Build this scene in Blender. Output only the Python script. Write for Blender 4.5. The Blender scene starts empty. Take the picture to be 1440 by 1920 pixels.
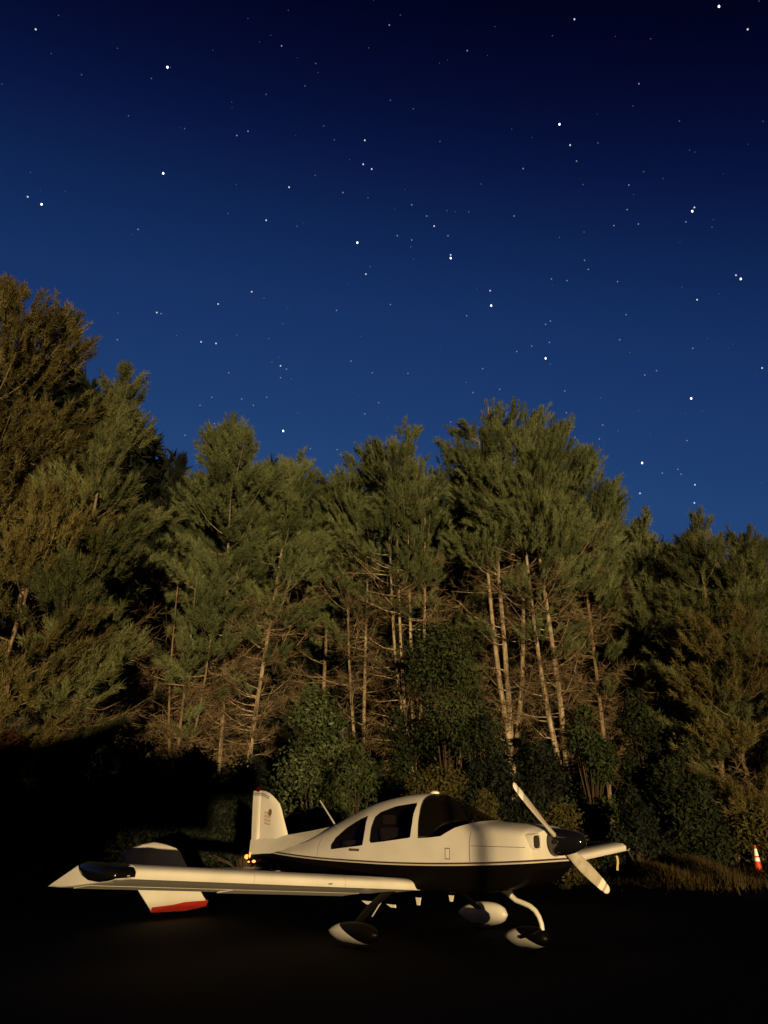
import bpy, bmesh, math
import numpy as np
from mathutils import Vector, Matrix

# ------------------------------------------------------------------ camera, sky, light, exposure
scene = bpy.context.scene
R = math.radians
CAM_H, PITCH, FPX = 1.48, R(21.6), 1440.0
cam_data = bpy.data.cameras.new('camera')
cam_data.sensor_fit = 'HORIZONTAL'
cam_data.sensor_width = 36.0
cam_data.lens = 36.0
cam_data.clip_start = 0.1
cam_data.clip_end = 4000.0
cam = bpy.data.objects.new('camera', cam_data)
cam.location = (0, 0, CAM_H)
cam.rotation_euler = (R(90) + PITCH, 0, 0)
scene.collection.objects.link(cam)
scene.camera = cam

world = bpy.data.worlds.new('World')
scene.world = world
world.use_nodes = True
wn, wl = world.node_tree.nodes, world.node_tree.links
wn.clear()
w_out = wn.new('ShaderNodeOutputWorld')
w_bg = wn.new('ShaderNodeBackground')
w_geo = wn.new('ShaderNodeTexCoord')
w_sep = wn.new('ShaderNodeSeparateXYZ')
w_ramp = wn.new('ShaderNodeValToRGB')
w_dot = wn.new('ShaderNodeVectorMath'); w_dot.operation = 'DOT_PRODUCT'
w_dot.inputs[1].default_value = (-0.26, 0.966, 0.0)          # last glow of dusk, beyond the wood
w_ma = wn.new('ShaderNodeMath'); w_ma.operation = 'MULTIPLY_ADD'
w_ma.inputs[1].default_value = -0.60; w_ma.inputs[2].default_value = 0.465
w_add = wn.new('ShaderNodeMath'); w_add.operation = 'ADD'
wl.new(w_geo.outputs['Generated'], w_sep.inputs[0])
wl.new(w_geo.outputs['Generated'], w_dot.inputs[0])
wl.new(w_dot.outputs['Value'], w_ma.inputs[0])
wl.new(w_sep.outputs['Z'], w_add.inputs[0])
wl.new(w_ma.outputs[0], w_add.inputs[1])
wl.new(w_add.outputs[0], w_ramp.inputs[0])
cr = w_ramp.color_ramp
cr.interpolation = 'B_SPLINE'
def lin(c):
    return [((v / 255.0) / 12.92 if v / 255.0 <= 0.04045 else ((v / 255.0 + 0.055) / 1.055) ** 2.4) for v in c]
SKY = [(0.00, (40, 74, 122)), (0.36, (33, 66, 116)), (0.47, (28, 57, 107)), (0.60, (21, 48, 98)),
       (0.71, (14, 35, 80)), (0.80, (8, 20, 62)), (0.89, (4, 9, 44)), (1.0, (1, 2, 20))]
while len(cr.elements) < len(SKY):
    cr.elements.new(0.5)
for e, (p, c) in zip(cr.elements, SKY):
    e.position = p
    e.color = (*lin(c), 1)
wl.new(w_ramp.outputs[0], w_bg.inputs[0])
w_bg.inputs[1].default_value = 1.0
wl.new(w_bg.outputs[0], w_out.inputs[0])

# one low warm floodlight far behind the camera, as a sun lamp
SUN_EL, SUN_AZ = R(0.3), R(12.0)                            # azimuth from straight behind the camera, to the right
sun_data = bpy.data.lights.new('floodlight', 'SUN')
sun_data.energy = 5.0
sun_data.color = (1.0, 0.72, 0.34)
sun_data.angle = R(0.5)
sun = bpy.data.objects.new('floodlight', sun_data)
to_sun = Vector((math.sin(SUN_AZ) * math.cos(SUN_EL), -math.cos(SUN_AZ) * math.cos(SUN_EL), math.sin(SUN_EL)))
sun.rotation_euler = to_sun.to_track_quat('Z', 'Y').to_euler()
scene.collection.objects.link(sun)

vs = scene.view_settings
vs.view_transform = 'Standard'
vs.look = 'None'
vs.exposure = 0.0
vs.gamma = 1.0
vs.use_curve_mapping = False
scene.cycles.max_bounces = 6
scene.cycles.transparent_max_bounces = 12
scene.cycles.use_denoising = True

# ------------------------------------------------------------------ helpers
C = scene.collection

def ray(px, py):
    a, b = (px - 720) / FPX, (960 - py) / FPX
    return np.array([a, math.cos(PITCH) - b * math.sin(PITCH), math.sin(PITCH) + b * math.cos(PITCH)])

def at(px, py, y):                                          # world point seen at a pixel at distance y
    r = ray(px, py)
    return r * (y / r[1]) + np.array([0, 0, CAM_H])

def link(o, parent=None):
    C.objects.link(o)
    if parent is not None:
        o.parent = parent
    return o

def tag(o, label, cat, group=None, kind=None):
    if label: o['label'] = label
    if cat: o['category'] = cat
    if group: o['group'] = group
    if kind: o['kind'] = kind
    return o

def empty(name, loc, rotz=0.0):
    o = bpy.data.objects.new(name, None)
    o.empty_display_size = 0.3
    o.location = loc
    o.rotation_euler = (0, 0, rotz)
    return link(o)

def mesh_np(name, V, F, mat, parent=None, smooth=False, tint=None):
    """V (n,3), F (m,k) arrays, one polygon size."""
    V = np.asarray(V, np.float32); F = np.asarray(F, np.int32)
    me = bpy.data.meshes.new(name)
    m, k = F.shape
    me.vertices.add(len(V)); me.vertices.foreach_set('co', V.ravel())
    me.loops.add(m * k); me.loops.foreach_set('vertex_index', F.ravel())
    me.polygons.add(m)
    me.polygons.foreach_set('loop_start', np.arange(m, dtype=np.int32) * k)
    if smooth:
        me.polygons.foreach_set('use_smooth', np.ones(m, bool))
    if tint is not None:
        ca = me.color_attributes.new('tint', 'FLOAT_COLOR', 'POINT')
        t = np.ones((len(V), 4), np.float32); t[:, 0] = tint; t[:, 1] = tint; t[:, 2] = tint
        ca.data.foreach_set('color', t.ravel())
    me.update(calc_edges=True)
    me.materials.append(mat)
    return link(bpy.data.objects.new(name, me), parent)

def mesh_py(name, V, F, mat, parent=None, smooth=True, angle=35, recalc=True, bevel=0.0, mats=None):
    me = bpy.data.meshes.new(name)
    me.from_pydata([tuple(map(float, v)) for v in V], [], [tuple(f) for f in F])
    bm = bmesh.new(); bm.from_mesh(me)
    if bevel > 0:
        bmesh.ops.bevel(bm, geom=bm.edges[:], offset=bevel, segments=2, affect='EDGES', profile=0.6)
    if recalc:
        bmesh.ops.recalc_face_normals(bm, faces=bm.faces)
    bm.to_mesh(me); bm.free()
    for m in (mats or [mat]):
        me.materials.append(m)
    if smooth:
        me.polygons.foreach_set('use_smooth', [True] * len(me.polygons))
        me.set_sharp_from_angle(angle=R(angle))
    return link(bpy.data.objects.new(name, me), parent)

def loft(rings, close_ends=True, closed=True):
    """rings: list of equal length point lists -> verts, faces"""
    n = len(rings[0]); V = [p for r in rings for p in r]; F = []
    for i in range(len(rings) - 1):
        for j in range(n if closed else n - 1):
            a, b = i * n + j, i * n + (j + 1) % n
            F.append((a, b, b + n, a + n))
    if close_ends:
        F.append(tuple(range(n))[::-1])
        F.append(tuple(range((len(rings) - 1) * n, len(rings) * n)))
    return V, F

def box(x0, x1, y0, y1, z0, z1):
    V = [(x, y, z) for x in (x0, x1) for y in (y0, y1) for z in (z0, z1)]
    F = [(0, 1, 3, 2), (4, 6, 7, 5), (0, 4, 5, 1), (2, 3, 7, 6), (0, 2, 6, 4), (1, 5, 7, 3)]
    return V, F

def prism_y(poly, y0, y1):
    n = len(poly); V = [(x, y0, z) for x, z in poly] + [(x, y1, z) for x, z in poly]
    F = [tuple(range(n))[::-1], tuple(range(n, 2 * n))] + [(i, (i + 1) % n, (i + 1) % n + n, i + n) for i in range(n)]
    return V, F

def join(*parts):
    V, F = [], []
    for v, f in parts:
        o = len(V); V += list(v); F += [tuple(i + o for i in g) for g in f]
    return V, F

def tube(pts, radii, sides=10, cap=True):
    pts = [Vector(p) for p in pts]
    if not hasattr(radii, '__len__'): radii = [radii] * len(pts)
    rings = []
    up = None
    for i, p in enumerate(pts):
        d = (pts[min(i + 1, len(pts) - 1)] - pts[max(i - 1, 0)]).normalized()
        if up is None:
            up = Vector((0, 0, 1)) if abs(d.z) < 0.9 else Vector((1, 0, 0))
        s = d.cross(up).normalized(); u = s.cross(d).normalized(); up = u
        rings.append([tuple(p + (s * math.cos(2 * math.pi * k / sides) + u * math.sin(2 * math.pi * k / sides)) * radii[i]) for k in range(sides)])
    return loft(rings, cap)

def catmull(xs, ys, x):
    """monotone-ish cubic through (xs ascending, ys) evaluated at x (ys may be vectors)"""
    xs = np.asarray(xs, float); ys = np.asarray(ys, float)
    i = int(np.clip(np.searchsorted(xs, x) - 1, 0, len(xs) - 2))
    h = xs[i + 1] - xs[i]; t = (x - xs[i]) / h
    def slope(k):
        if k == 0: return (ys[1] - ys[0]) / (xs[1] - xs[0])
        if k == len(xs) - 1: return (ys[-1] - ys[-2]) / (xs[-1] - xs[-2])
        d0 = (ys[k] - ys[k - 1]) / (xs[k] - xs[k - 1]); d1 = (ys[k + 1] - ys[k]) / (xs[k + 1] - xs[k])
        m = 0.5 * (d0 + d1)
        return np.where(d0 * d1 <= 0, 0.0, np.sign(m) * np.minimum(np.abs(m), 2.5 * np.minimum(np.abs(d0), np.abs(d1))))
    m0, m1 = slope(i), slope(i + 1)
    return (2*t**3-3*t**2+1)*ys[i] + (t**3-2*t**2+t)*h*m0 + (-2*t**3+3*t**2)*ys[i+1] + (t**3-t**2)*h*m1

# ------------------------------------------------------------------ materials
def mat_new(name):
    m = bpy.data.materials.new(name); m.use_nodes = True
    return m, m.node_tree.nodes, m.node_tree.links, m.node_tree.nodes['Principled BSDF']

def mat_simple(name, col, rough=0.5, metal=0.0, coat=0.0, spec=0.5, grain=0.0, scale=8.0, bump=0.0):
    m, n, l, b = mat_new(name)
    b.inputs['Roughness'].default_value = rough
    b.inputs['Metallic'].default_value = metal
    b.inputs['Coat Weight'].default_value = coat
    b.inputs['Specular IOR Level'].default_value = spec
    b.inputs['Base Color'].default_value = (*col, 1)
    if grain > 0:
        tc = n.new('ShaderNodeTexCoord'); nz = n.new('ShaderNodeTexNoise')
        nz.inputs['Scale'].default_value = scale; nz.inputs['Detail'].default_value = 6
        mp = n.new('ShaderNodeMapRange')
        mp.inputs['From Min'].default_value = 0.3; mp.inputs['From Max'].default_value = 0.7
        mp.inputs['To Min'].default_value = 1 - grain; mp.inputs['To Max'].default_value = 1 + grain * 0.4
        mx = n.new('ShaderNodeMix'); mx.data_type = 'RGBA'; mx.blend_type = 'MULTIPLY'
        mx.inputs[0].default_value = 1
        mx.inputs[6].default_value = (*col, 1)
        l.new(tc.outputs['Object'], nz.inputs['Vector']); l.new(nz.outputs['Fac'], mp.inputs['Value'])
        l.new(mp.outputs[0], mx.inputs[7]); l.new(mx.outputs[2], b.inputs['Base Color'])
        if bump > 0:
            bp = n.new('ShaderNodeBump'); bp.inputs['Strength'].default_value = bump; bp.inputs['Distance'].default_value = 0.02
            l.new(nz.outputs['Fac'], bp.inputs['Height']); l.new(bp.outputs[0], b.inputs['Normal'])
    return m

WHITE = (0.73, 0.69, 0.63)
M_white = mat_simple('aircraft_white_paint', WHITE, 0.38, coat=0.15, grain=0.10, scale=3.0)
M_black = mat_simple('aircraft_black_paint', (0.004, 0.003, 0.003), 0.35, spec=0.10)
M_spinner = mat_simple('spinner_black_paint', (0.006, 0.006, 0.007), 0.10, coat=0.6)
M_blade = mat_simple('propeller_grey_metal', (0.52, 0.46, 0.38), 0.42, metal=0.0, grain=0.22, scale=9)
M_tip = mat_simple('propeller_tip_white', (0.86, 0.83, 0.74), 0.4)
M_rubber = mat_simple('tyre_rubber', (0.012, 0.012, 0.012), 0.8)
M_metal = mat_simple('bare_metal', (0.55, 0.53, 0.5), 0.5, metal=0.2)
M_red = mat_simple('red_paint', (0.42, 0.028, 0.018), 0.4, grain=0.15, scale=10)
M_dark = mat_simple('cabin_dark_trim', (0.015, 0.013, 0.012), 0.8)
M_seat = mat_simple('seat_fabric', (0.06, 0.05, 0.045), 0.9, grain=0.2, scale=30)
M_grime = mat_simple('panel_gap', (0.09, 0.07, 0.05), 0.7)
M_stripe = mat_simple('fin_stripe_dark', (0.07, 0.03, 0.02), 0.45)
M_flagdark = mat_simple('flag_dark_field', (0.17, 0.10, 0.05), 0.5)
M_flagpale = mat_simple('flag_pale_stripe', (0.60, 0.52, 0.46), 0.5)
M_flagmid = mat_simple('flag_mid_stripe', (0.46, 0.36, 0.30), 0.5)
M_cone = mat_simple('cone_red_plastic', (0.55, 0.05, 0.02), 0.5)
M_collar = mat_simple('cone_white_collar', (0.95, 0.93, 0.90), 0.5)
M_strap = mat_simple('strap_pale_webbing', (0.80, 0.66, 0.34), 0.8)

def mat_fuselage():
    """white above, dark pinstripe, white pinstripe, glossy black belly: painted bands that follow the hull"""
    m, n, l, b = mat_new('fuselage_paint')
    b.inputs['Roughness'].default_value = 0.34; b.inputs['Coat Weight'].default_value = 0.2
    tc = n.new('ShaderNodeTexCoord'); sp = n.new('ShaderNodeSeparateXYZ')
    l.new(tc.outputs['Object'], sp.inputs[0])
    def math_(op, a=None, c=None, d=None):
        q = n.new('ShaderNodeMath'); q.operation = op
        for k, v in enumerate((a, c, d)):
            if v is None: continue
            if isinstance(v, (int, float)): q.inputs[k].default_value = v
            else: l.new(v, q.inputs[k])
        return q.outputs[0]
    x = math_('MAXIMUM', math_('ADD', sp.outputs['X'], 0.45), 0.0)
    f = math_('ADD', math_('MULTIPLY', math_('MULTIPLY', x, x), 0.0146), 0.885)
    xr = math_('MINIMUM', math_('ADD', sp.outputs['X'], 1.2), 0.0)
    f = math_('ADD', f, math_('MULTIPLY', math_('MULTIPLY', xr, xr), 0.010))
    h = math_('SUBTRACT', sp.outputs['Z'], f)
    nz = n.new('ShaderNodeTexNoise'); nz.inputs['Scale'].default_value = 2.5; nz.inputs['Detail'].default_value = 7
    l.new(tc.outputs['Object'], nz.inputs['Vector'])
    rp = n.new('ShaderNodeMapRange'); rp.inputs[1].default_value = 0.3; rp.inputs[2].default_value = 0.7
    rp.inputs[3].default_value = 0.88; rp.inputs[4].default_value = 1.03
    l.new(nz.outputs['Fac'], rp.inputs[0])
    wh = n.new('ShaderNodeMix'); wh.data_type = 'RGBA'; wh.blend_type = 'MULTIPLY'; wh.inputs[0].default_value = 1
    wh.inputs[6].default_value = (*WHITE, 1); l.new(rp.outputs[0], wh.inputs[7])
    def step(edge): return math_('GREATER_THAN', h, edge)
    def mix(fac, a, c):
        q = n.new('ShaderNodeMix'); q.data_type = 'RGBA'; l.new(fac, q.inputs[0])
        for k, v in ((6, a), (7, c)):
            if isinstance(v, tuple): q.inputs[k].default_value = v
            else: l.new(v, q.inputs[k])
        return q.outputs[2]
    c = mix(step(0.0), (0.004, 0.003, 0.003, 1), (0.55, 0.50, 0.44, 1))
    c = mix(step(0.016), c, (0.06, 0.03, 0.02, 1))
    c = mix(step(0.036), c, wh.outputs[2])
    l.new(c, b.inputs['Base Color'])
    rg = n.new('ShaderNodeMapRange'); l.new(step(0.0), rg.inputs[0]); rg.inputs[3].default_value = 0.45; rg.inputs[4].default_value = 0.34
    l.new(rg.outputs[0], b.inputs['Roughness'])
    sg = n.new('ShaderNodeMath'); sg.operation = 'MULTIPLY'; sg.inputs[1].default_value = 0.2; l.new(step(0.0), sg.inputs[0]); l.new(sg.outputs[0], b.inputs['Coat Weight'])
    s2 = n.new('ShaderNodeMapRange'); l.new(step(0.0), s2.inputs[0]); s2.inputs[3].default_value = 0.03; s2.inputs[4].default_value = 0.5; l.new(s2.outputs[0], b.inputs['Specular IOR Level'])
    return m
M_fus = mat_fuselage()

def mat_glass(name, tint, amount):
    m = bpy.data.materials.new(name); m.use_nodes = True
    n, l = m.node_tree.nodes, m.node_tree.links; n.clear()
    o = n.new('ShaderNodeOutputMaterial'); t = n.new('ShaderNodeBsdfTransparent'); g = n.new('ShaderNodeBsdfGlossy')
    t.inputs[0].default_value = (*tint, 1); g.inputs['Roughness'].default_value = 0.03; g.inputs[0].default_value = (0.9, 0.9, 0.9, 1)
    fr = n.new('ShaderNodeFresnel'); fr.inputs[0].default_value = 1.45
    mu = n.new('ShaderNodeMath'); mu.operation = 'MULTIPLY'; mu.inputs[1].default_value = amount
    mx = n.new('ShaderNodeMixShader')
    l.new(fr.outputs[0], mu.inputs[0]); l.new(mu.outputs[0], mx.inputs[0]); l.new(t.outputs[0], mx.inputs[1]); l.new(g.outputs[0], mx.inputs[2])
    l.new(mx.outputs[0], o.inputs[0])
    return m
M_glass = mat_glass('window_tinted_glass', (0.40, 0.36, 0.31), 0.2)
M_lens = mat_simple('wingtip_dark_lens', (0.004, 0.004, 0.004), 0.15, spec=0.2)

def mat_emit(name, col, s):
    m = bpy.data.materials.new(name); m.use_nodes = True
    n, l = m.node_tree.nodes, m.node_tree.links; n.clear()
    o = n.new('ShaderNodeOutputMaterial'); e = n.new('ShaderNodeEmission')
    e.inputs[0].default_value = (*col, 1); e.inputs[1].default_value = s
    l.new(e.outputs[0], o.inputs[0])
    return m
M_tail_glint = mat_emit('tail_glint_glow', (1.0, 0.36, 0.08), 2.3)
M_beacon = mat_emit('beacon_red_glow', (0.55, 0.02, 0.015), 0.10)

def mat_leaf(name, ca, cb, transl=0.33, rough=0.7, spec=0.2):
    m, n, l, b = mat_new(name)
    at_ = n.new('ShaderNodeAttribute'); at_.attribute_name = 'tint'
    mx = n.new('ShaderNodeMix'); mx.data_type = 'RGBA'
    l.new(at_.outputs['Fac'], mx.inputs[0])
    mx.inputs[6].default_value = (*ca, 1); mx.inputs[7].default_value = (*cb, 1)
    l.new(mx.outputs[2], b.inputs['Base Color'])
    b.inputs['Roughness'].default_value = rough; b.inputs['Specular IOR Level'].default_value = spec
    tr = n.new('ShaderNodeBsdfTranslucent'); l.new(mx.outputs[2], tr.inputs[0])
    ms = n.new('ShaderNodeMixShader'); ms.inputs[0].default_value = transl
    l.new(b.outputs[0], ms.inputs[1]); l.new(tr.outputs[0], ms.inputs[2])
    l.new(ms.outputs[0], n['Material Output'].inputs[0])
    return m
M_pine = mat_leaf('pine_needles', (0.062, 0.080, 0.034), (0.195, 0.222, 0.102))
M_pine_warm_lit = mat_leaf('pine_needles_warm_lit', (0.052, 0.060, 0.024), (0.170, 0.182, 0.078))  # warmer light on the outer pines put into the needle colour
M_pine_amber_lit = mat_leaf('pine_needles_amber_lit', (0.062, 0.054, 0.019), (0.190, 0.160, 0.058))  # stronger amber light at the wood's sides, put into the needle colour
M_shade_leaf = mat_leaf('leaves_shade_dark', (0.006, 0.009, 0.006), (0.020, 0.026, 0.014))  # near black: the wood's deep shade is put into this leaf colour
M_shrub = mat_leaf('shrub_leaves_green', (0.020, 0.030, 0.012), (0.072, 0.090, 0.038), rough=0.7, spec=0.08)
M_shrub_bright = mat_leaf('shrub_leaves_bright', (0.026, 0.042, 0.016), (0.120, 0.150, 0.062), rough=0.5, spec=0.25)
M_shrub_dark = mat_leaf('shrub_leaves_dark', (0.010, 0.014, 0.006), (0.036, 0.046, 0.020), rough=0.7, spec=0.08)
M_shrub_yel = mat_leaf('shrub_leaves_yellowish', (0.040, 0.036, 0.010), (0.095, 0.082, 0.026))
M_shrub_red = mat_leaf('shrub_leaves_reddish', (0.04, 0.018, 0.008), (0.10, 0.040, 0.018))
M_twig = mat_leaf('dead_twigs', (0.060, 0.042, 0.022), (0.190, 0.135, 0.075), transl=0.0)
M_grass = mat_leaf('dry_grass', (0.045, 0.032, 0.010), (0.095, 0.066, 0.022))

def mat_bark(name, ca, cb):
    m, n, l, b = mat_new(name)
    tc = n.new('ShaderNodeTexCoord'); mp = n.new('ShaderNodeMapping'); mp.inputs['Scale'].default_value = (6, 6, 1.1)
    nz = n.new('ShaderNodeTexNoise'); nz.inputs['Scale'].default_value = 1.0; nz.inputs['Detail'].default_value = 8; nz.inputs['Roughness'].default_value = 0.7
    r = n.new('ShaderNodeMapRange'); r.inputs[1].default_value = 0.38; r.inputs[2].default_value = 0.66
    mx = n.new('ShaderNodeMix'); mx.data_type = 'RGBA'; mx.inputs[6].default_value = (*ca, 1); mx.inputs[7].default_value = (*cb, 1)
    bp = n.new('ShaderNodeBump'); bp.inputs['Strength'].default_value = 0.6; bp.inputs['Distance'].default_value = 0.04
    l.new(tc.outputs['Object'], mp.inputs[0]); l.new(mp.outputs[0], nz.inputs['Vector']); l.new(nz.outputs['Fac'], r.inputs[0])
    l.new(r.outputs[0], mx.inputs[0]); l.new(mx.outputs[2], b.inputs['Base Color']); l.new(nz.outputs['Fac'], bp.inputs['Height'])
    l.new(bp.outputs[0], b.inputs['Normal']); b.inputs['Roughness'].default_value = 0.9; b.inputs['Specular IOR Level'].default_value = 0.15
    return m
M_bark = mat_bark('pine_bark', (0.075, 0.050, 0.030), (0.27, 0.20, 0.13))
M_bark_pale = mat_bark('pale_bark', (0.085, 0.060, 0.036), (0.48, 0.38, 0.27))
M_bark_dark = mat_bark('dark_bark', (0.02, 0.015, 0.010), (0.07, 0.048, 0.03))

def mat_ground(name, ca, cb, scale):
    m, n, l, b = mat_new(name)
    tc = n.new('ShaderNodeTexCoord'); nz = n.new('ShaderNodeTexNoise'); nz.inputs['Scale'].default_value = scale; nz.inputs['Detail'].default_value = 9
    n2 = n.new('ShaderNodeTexNoise'); n2.inputs['Scale'].default_value = scale * 60; n2.inputs['Detail'].default_value = 3
    mx = n.new('ShaderNodeMix'); mx.data_type = 'RGBA'; mx.inputs[6].default_value = (*ca, 1); mx.inputs[7].default_value = (*cb, 1)
    bp = n.new('ShaderNodeBump'); bp.inputs['Strength'].default_value = 0.35; bp.inputs['Distance'].default_value = 0.01
    l.new(tc.outputs['Object'], nz.inputs['Vector']); l.new(tc.outputs['Object'], n2.inputs['Vector'])
    l.new(nz.outputs['Fac'], mx.inputs[0]); l.new(mx.outputs[2], b.inputs['Base Color']); l.new(n2.outputs['Fac'], bp.inputs['Height'])
    l.new(bp.outputs[0], b.inputs['Normal']); b.inputs['Roughness'].default_value = 0.95; b.inputs['Specular IOR Level'].default_value = 0.1
    return m
M_asphalt = mat_ground('apron_asphalt', (0.018, 0.014, 0.010), (0.030, 0.024, 0.018), 0.35)
M_soil = mat_ground('verge_soil', (0.022, 0.016, 0.009), (0.040, 0.030, 0.016), 0.5)
M_blocker = mat_simple('light_blocker_dark', (0.05, 0.05, 0.05), 0.8)

# ------------------------------------------------------------------ setting: ground
g = mesh_py('ground', [(-600, -600, 0), (600, -600, 0), (600, 600, 0), (-600, 600, 0)], [(0, 1, 2, 3)], M_soil, smooth=False, recalc=False)
tag(g, None, None, kind='structure')
a = mesh_py('apron', [(-60, -45, 0.004), (60, -45, 0.004), (60, 19.2, 0.004), (8, 18.0, 0.004), (-20, 16.8, 0.004), (-60, 15.5, 0.004)], [(0, 1, 2, 3, 4, 5)], M_asphalt, smooth=False, recalc=False)
tag(a, None, None, kind='structure')

# unseen blockers added behind the camera keep light off apron and lower left wood
kw = mesh_py('low_light_blocker', *box(-70, 15.6, -24.25, -24.0, 0, 0.34), M_blocker, None, smooth=False)
tag(kw, 'low unseen light blocker added behind the camera', 'blocker_wall')
far_blocker = empty('far_light_blocker', (0, -170.0, 0))
tag(far_blocker, 'long unseen light blocker added far behind the camera', 'far_light_blocker')
mesh_py('blocker_wall', *box(-70, 34.2, -12, 0, 0, 3.6), M_blocker, far_blocker, smooth=False)
mesh_py('roof', [(-70.4, -12.4, 3.6), (34.6, -12.4, 3.6), (34.6, 0.4, 3.6), (-70.4, 0.4, 3.6), (-70.4, -6, 4.2), (34.6, -6, 4.2)], [(0, 1, 5, 4), (2, 3, 4, 5), (0, 4, 3), (1, 2, 5), (0, 3, 2, 1)], M_blocker, far_blocker, smooth=False)
sh = empty('stepped_light_blocker', (0, -25.0, 0))
tag(sh, 'unseen stepped light blocker added behind the camera', 'light_blocker')
Vs, Fs = prism_y([(-70, 0), (3.2, 0), (3.2, 1.30), (5.45, 1.30), (5.45, 2.14), (6.7, 2.14), (6.7, 3.0), (4.6, 3.9), (3.3, 4.0), (1.4, 3.2), (-1.0, 2.6), (-70, 2.6)], -0.2, 0.0)  # made-up outline, stepped to light the aircraft and shade the wood
mesh_py('blocker_face', Vs, Fs, M_blocker, sh, smooth=False)
mesh_py('roof', *box(-70, 6.7, -7.0, -0.25, 2.3, 2.45), M_blocker, sh, smooth=False)
for xp in (-30, -14, -2):
    mesh_py('blocker_leg', *box(xp, xp + .2, -6.9, -6.7, 0, 2.3), M_blocker, sh, smooth=False)
pl_ = mesh_py('shadow_post', *tube([(5.35, -9.7, 0), (5.35, -9.7, 3.2)], .058, 10), M_blocker, None)  # unseen pole added only to cast a shadow band on the cowl
tag(pl_, 'thin unseen light blocker added to cast a soft shadow on the engine cowl', 'shadow_post')

xs_ = np.linspace(-120, 120, 25)
V = [(x, 58 + dy, h * (1 + .12 * math.sin(x * .11))) for dy, h in ((0, 0), (6, 7.5), (20, 11), (70, 12), (110, 0)) for x in xs_]
F = [(r_ * 25 + i, r_ * 25 + i + 1, r_ * 25 + i + 26, r_ * 25 + i + 25) for r_ in range(4) for i in range(24)]
tag(mesh_py('hill', V, F, M_soil, None), None, None, kind='structure')

# ------------------------------------------------------------------ vegetation
def unit(v): return v / np.maximum(np.linalg.norm(v, axis=1, keepdims=True), 1e-9)

def blades(rng, O, D, L, K, blen, bwid, spread, tint, curl=0.0):
    """needle blades along twigs O + t*D*L ; returns V (n*3,3), F (n,3), tint"""
    N = len(O); idx = np.repeat(np.arange(N), K); n = len(idx)
    t = rng.random(n) ** 0.8
    d = unit(D[idx] + spread * rng.normal(size=(n, 3)))
    p = O[idx] + D[idx] * (t * L[idx])[:, None] + rng.normal(size=(n, 3)) * 0.03
    s = unit(np.cross(d, rng.normal(size=(n, 3))))
    l_ = blen * rng.uniform(0.6, 1.25, n); w = bwid * rng.uniform(0.6, 1.3, n)
    V = np.empty((n, 3, 3)); V[:, 0] = p - s * w[:, None] / 2; V[:, 1] = p + s * w[:, None] / 2; V[:, 2] = p + d * l_[:, None]
    ti = np.clip(tint[idx] + (t - 0.5) * 0.3 + rng.normal(size=n) * 0.08, 0, 1)
    return V.reshape(-1, 3), np.arange(n * 3).reshape(n, 3), np.repeat(ti, 3)

def trunk_mesh(rng, H, r0, lean, bend, sides=9, n=12, rtop=0.25):
    ts = np.linspace(0, 1, n)
    wob = rng.normal(size=2) * bend
    P = [(lean[0] * t + wob[0] * math.sin(t * 5.0 + 0.5), lean[1] * t + wob[1] * math.sin(t * 4.0), H * t) for t in ts]
    base = P[0]; P = [(p[0] - base[0], p[1] - base[1], p[2]) for p in P]
    rad = [r0 * (1 - (1 - rtop) * t) * (1.25 if i == 0 else 1) for i, t in enumerate(ts)]
    return P, rad

def axis_at(P, z):
    P = np.asarray(P); return np.array([np.interp(z, P[:, 2], P[:, 0]), np.interp(z, P[:, 2], P[:, 1]), z])

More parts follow.
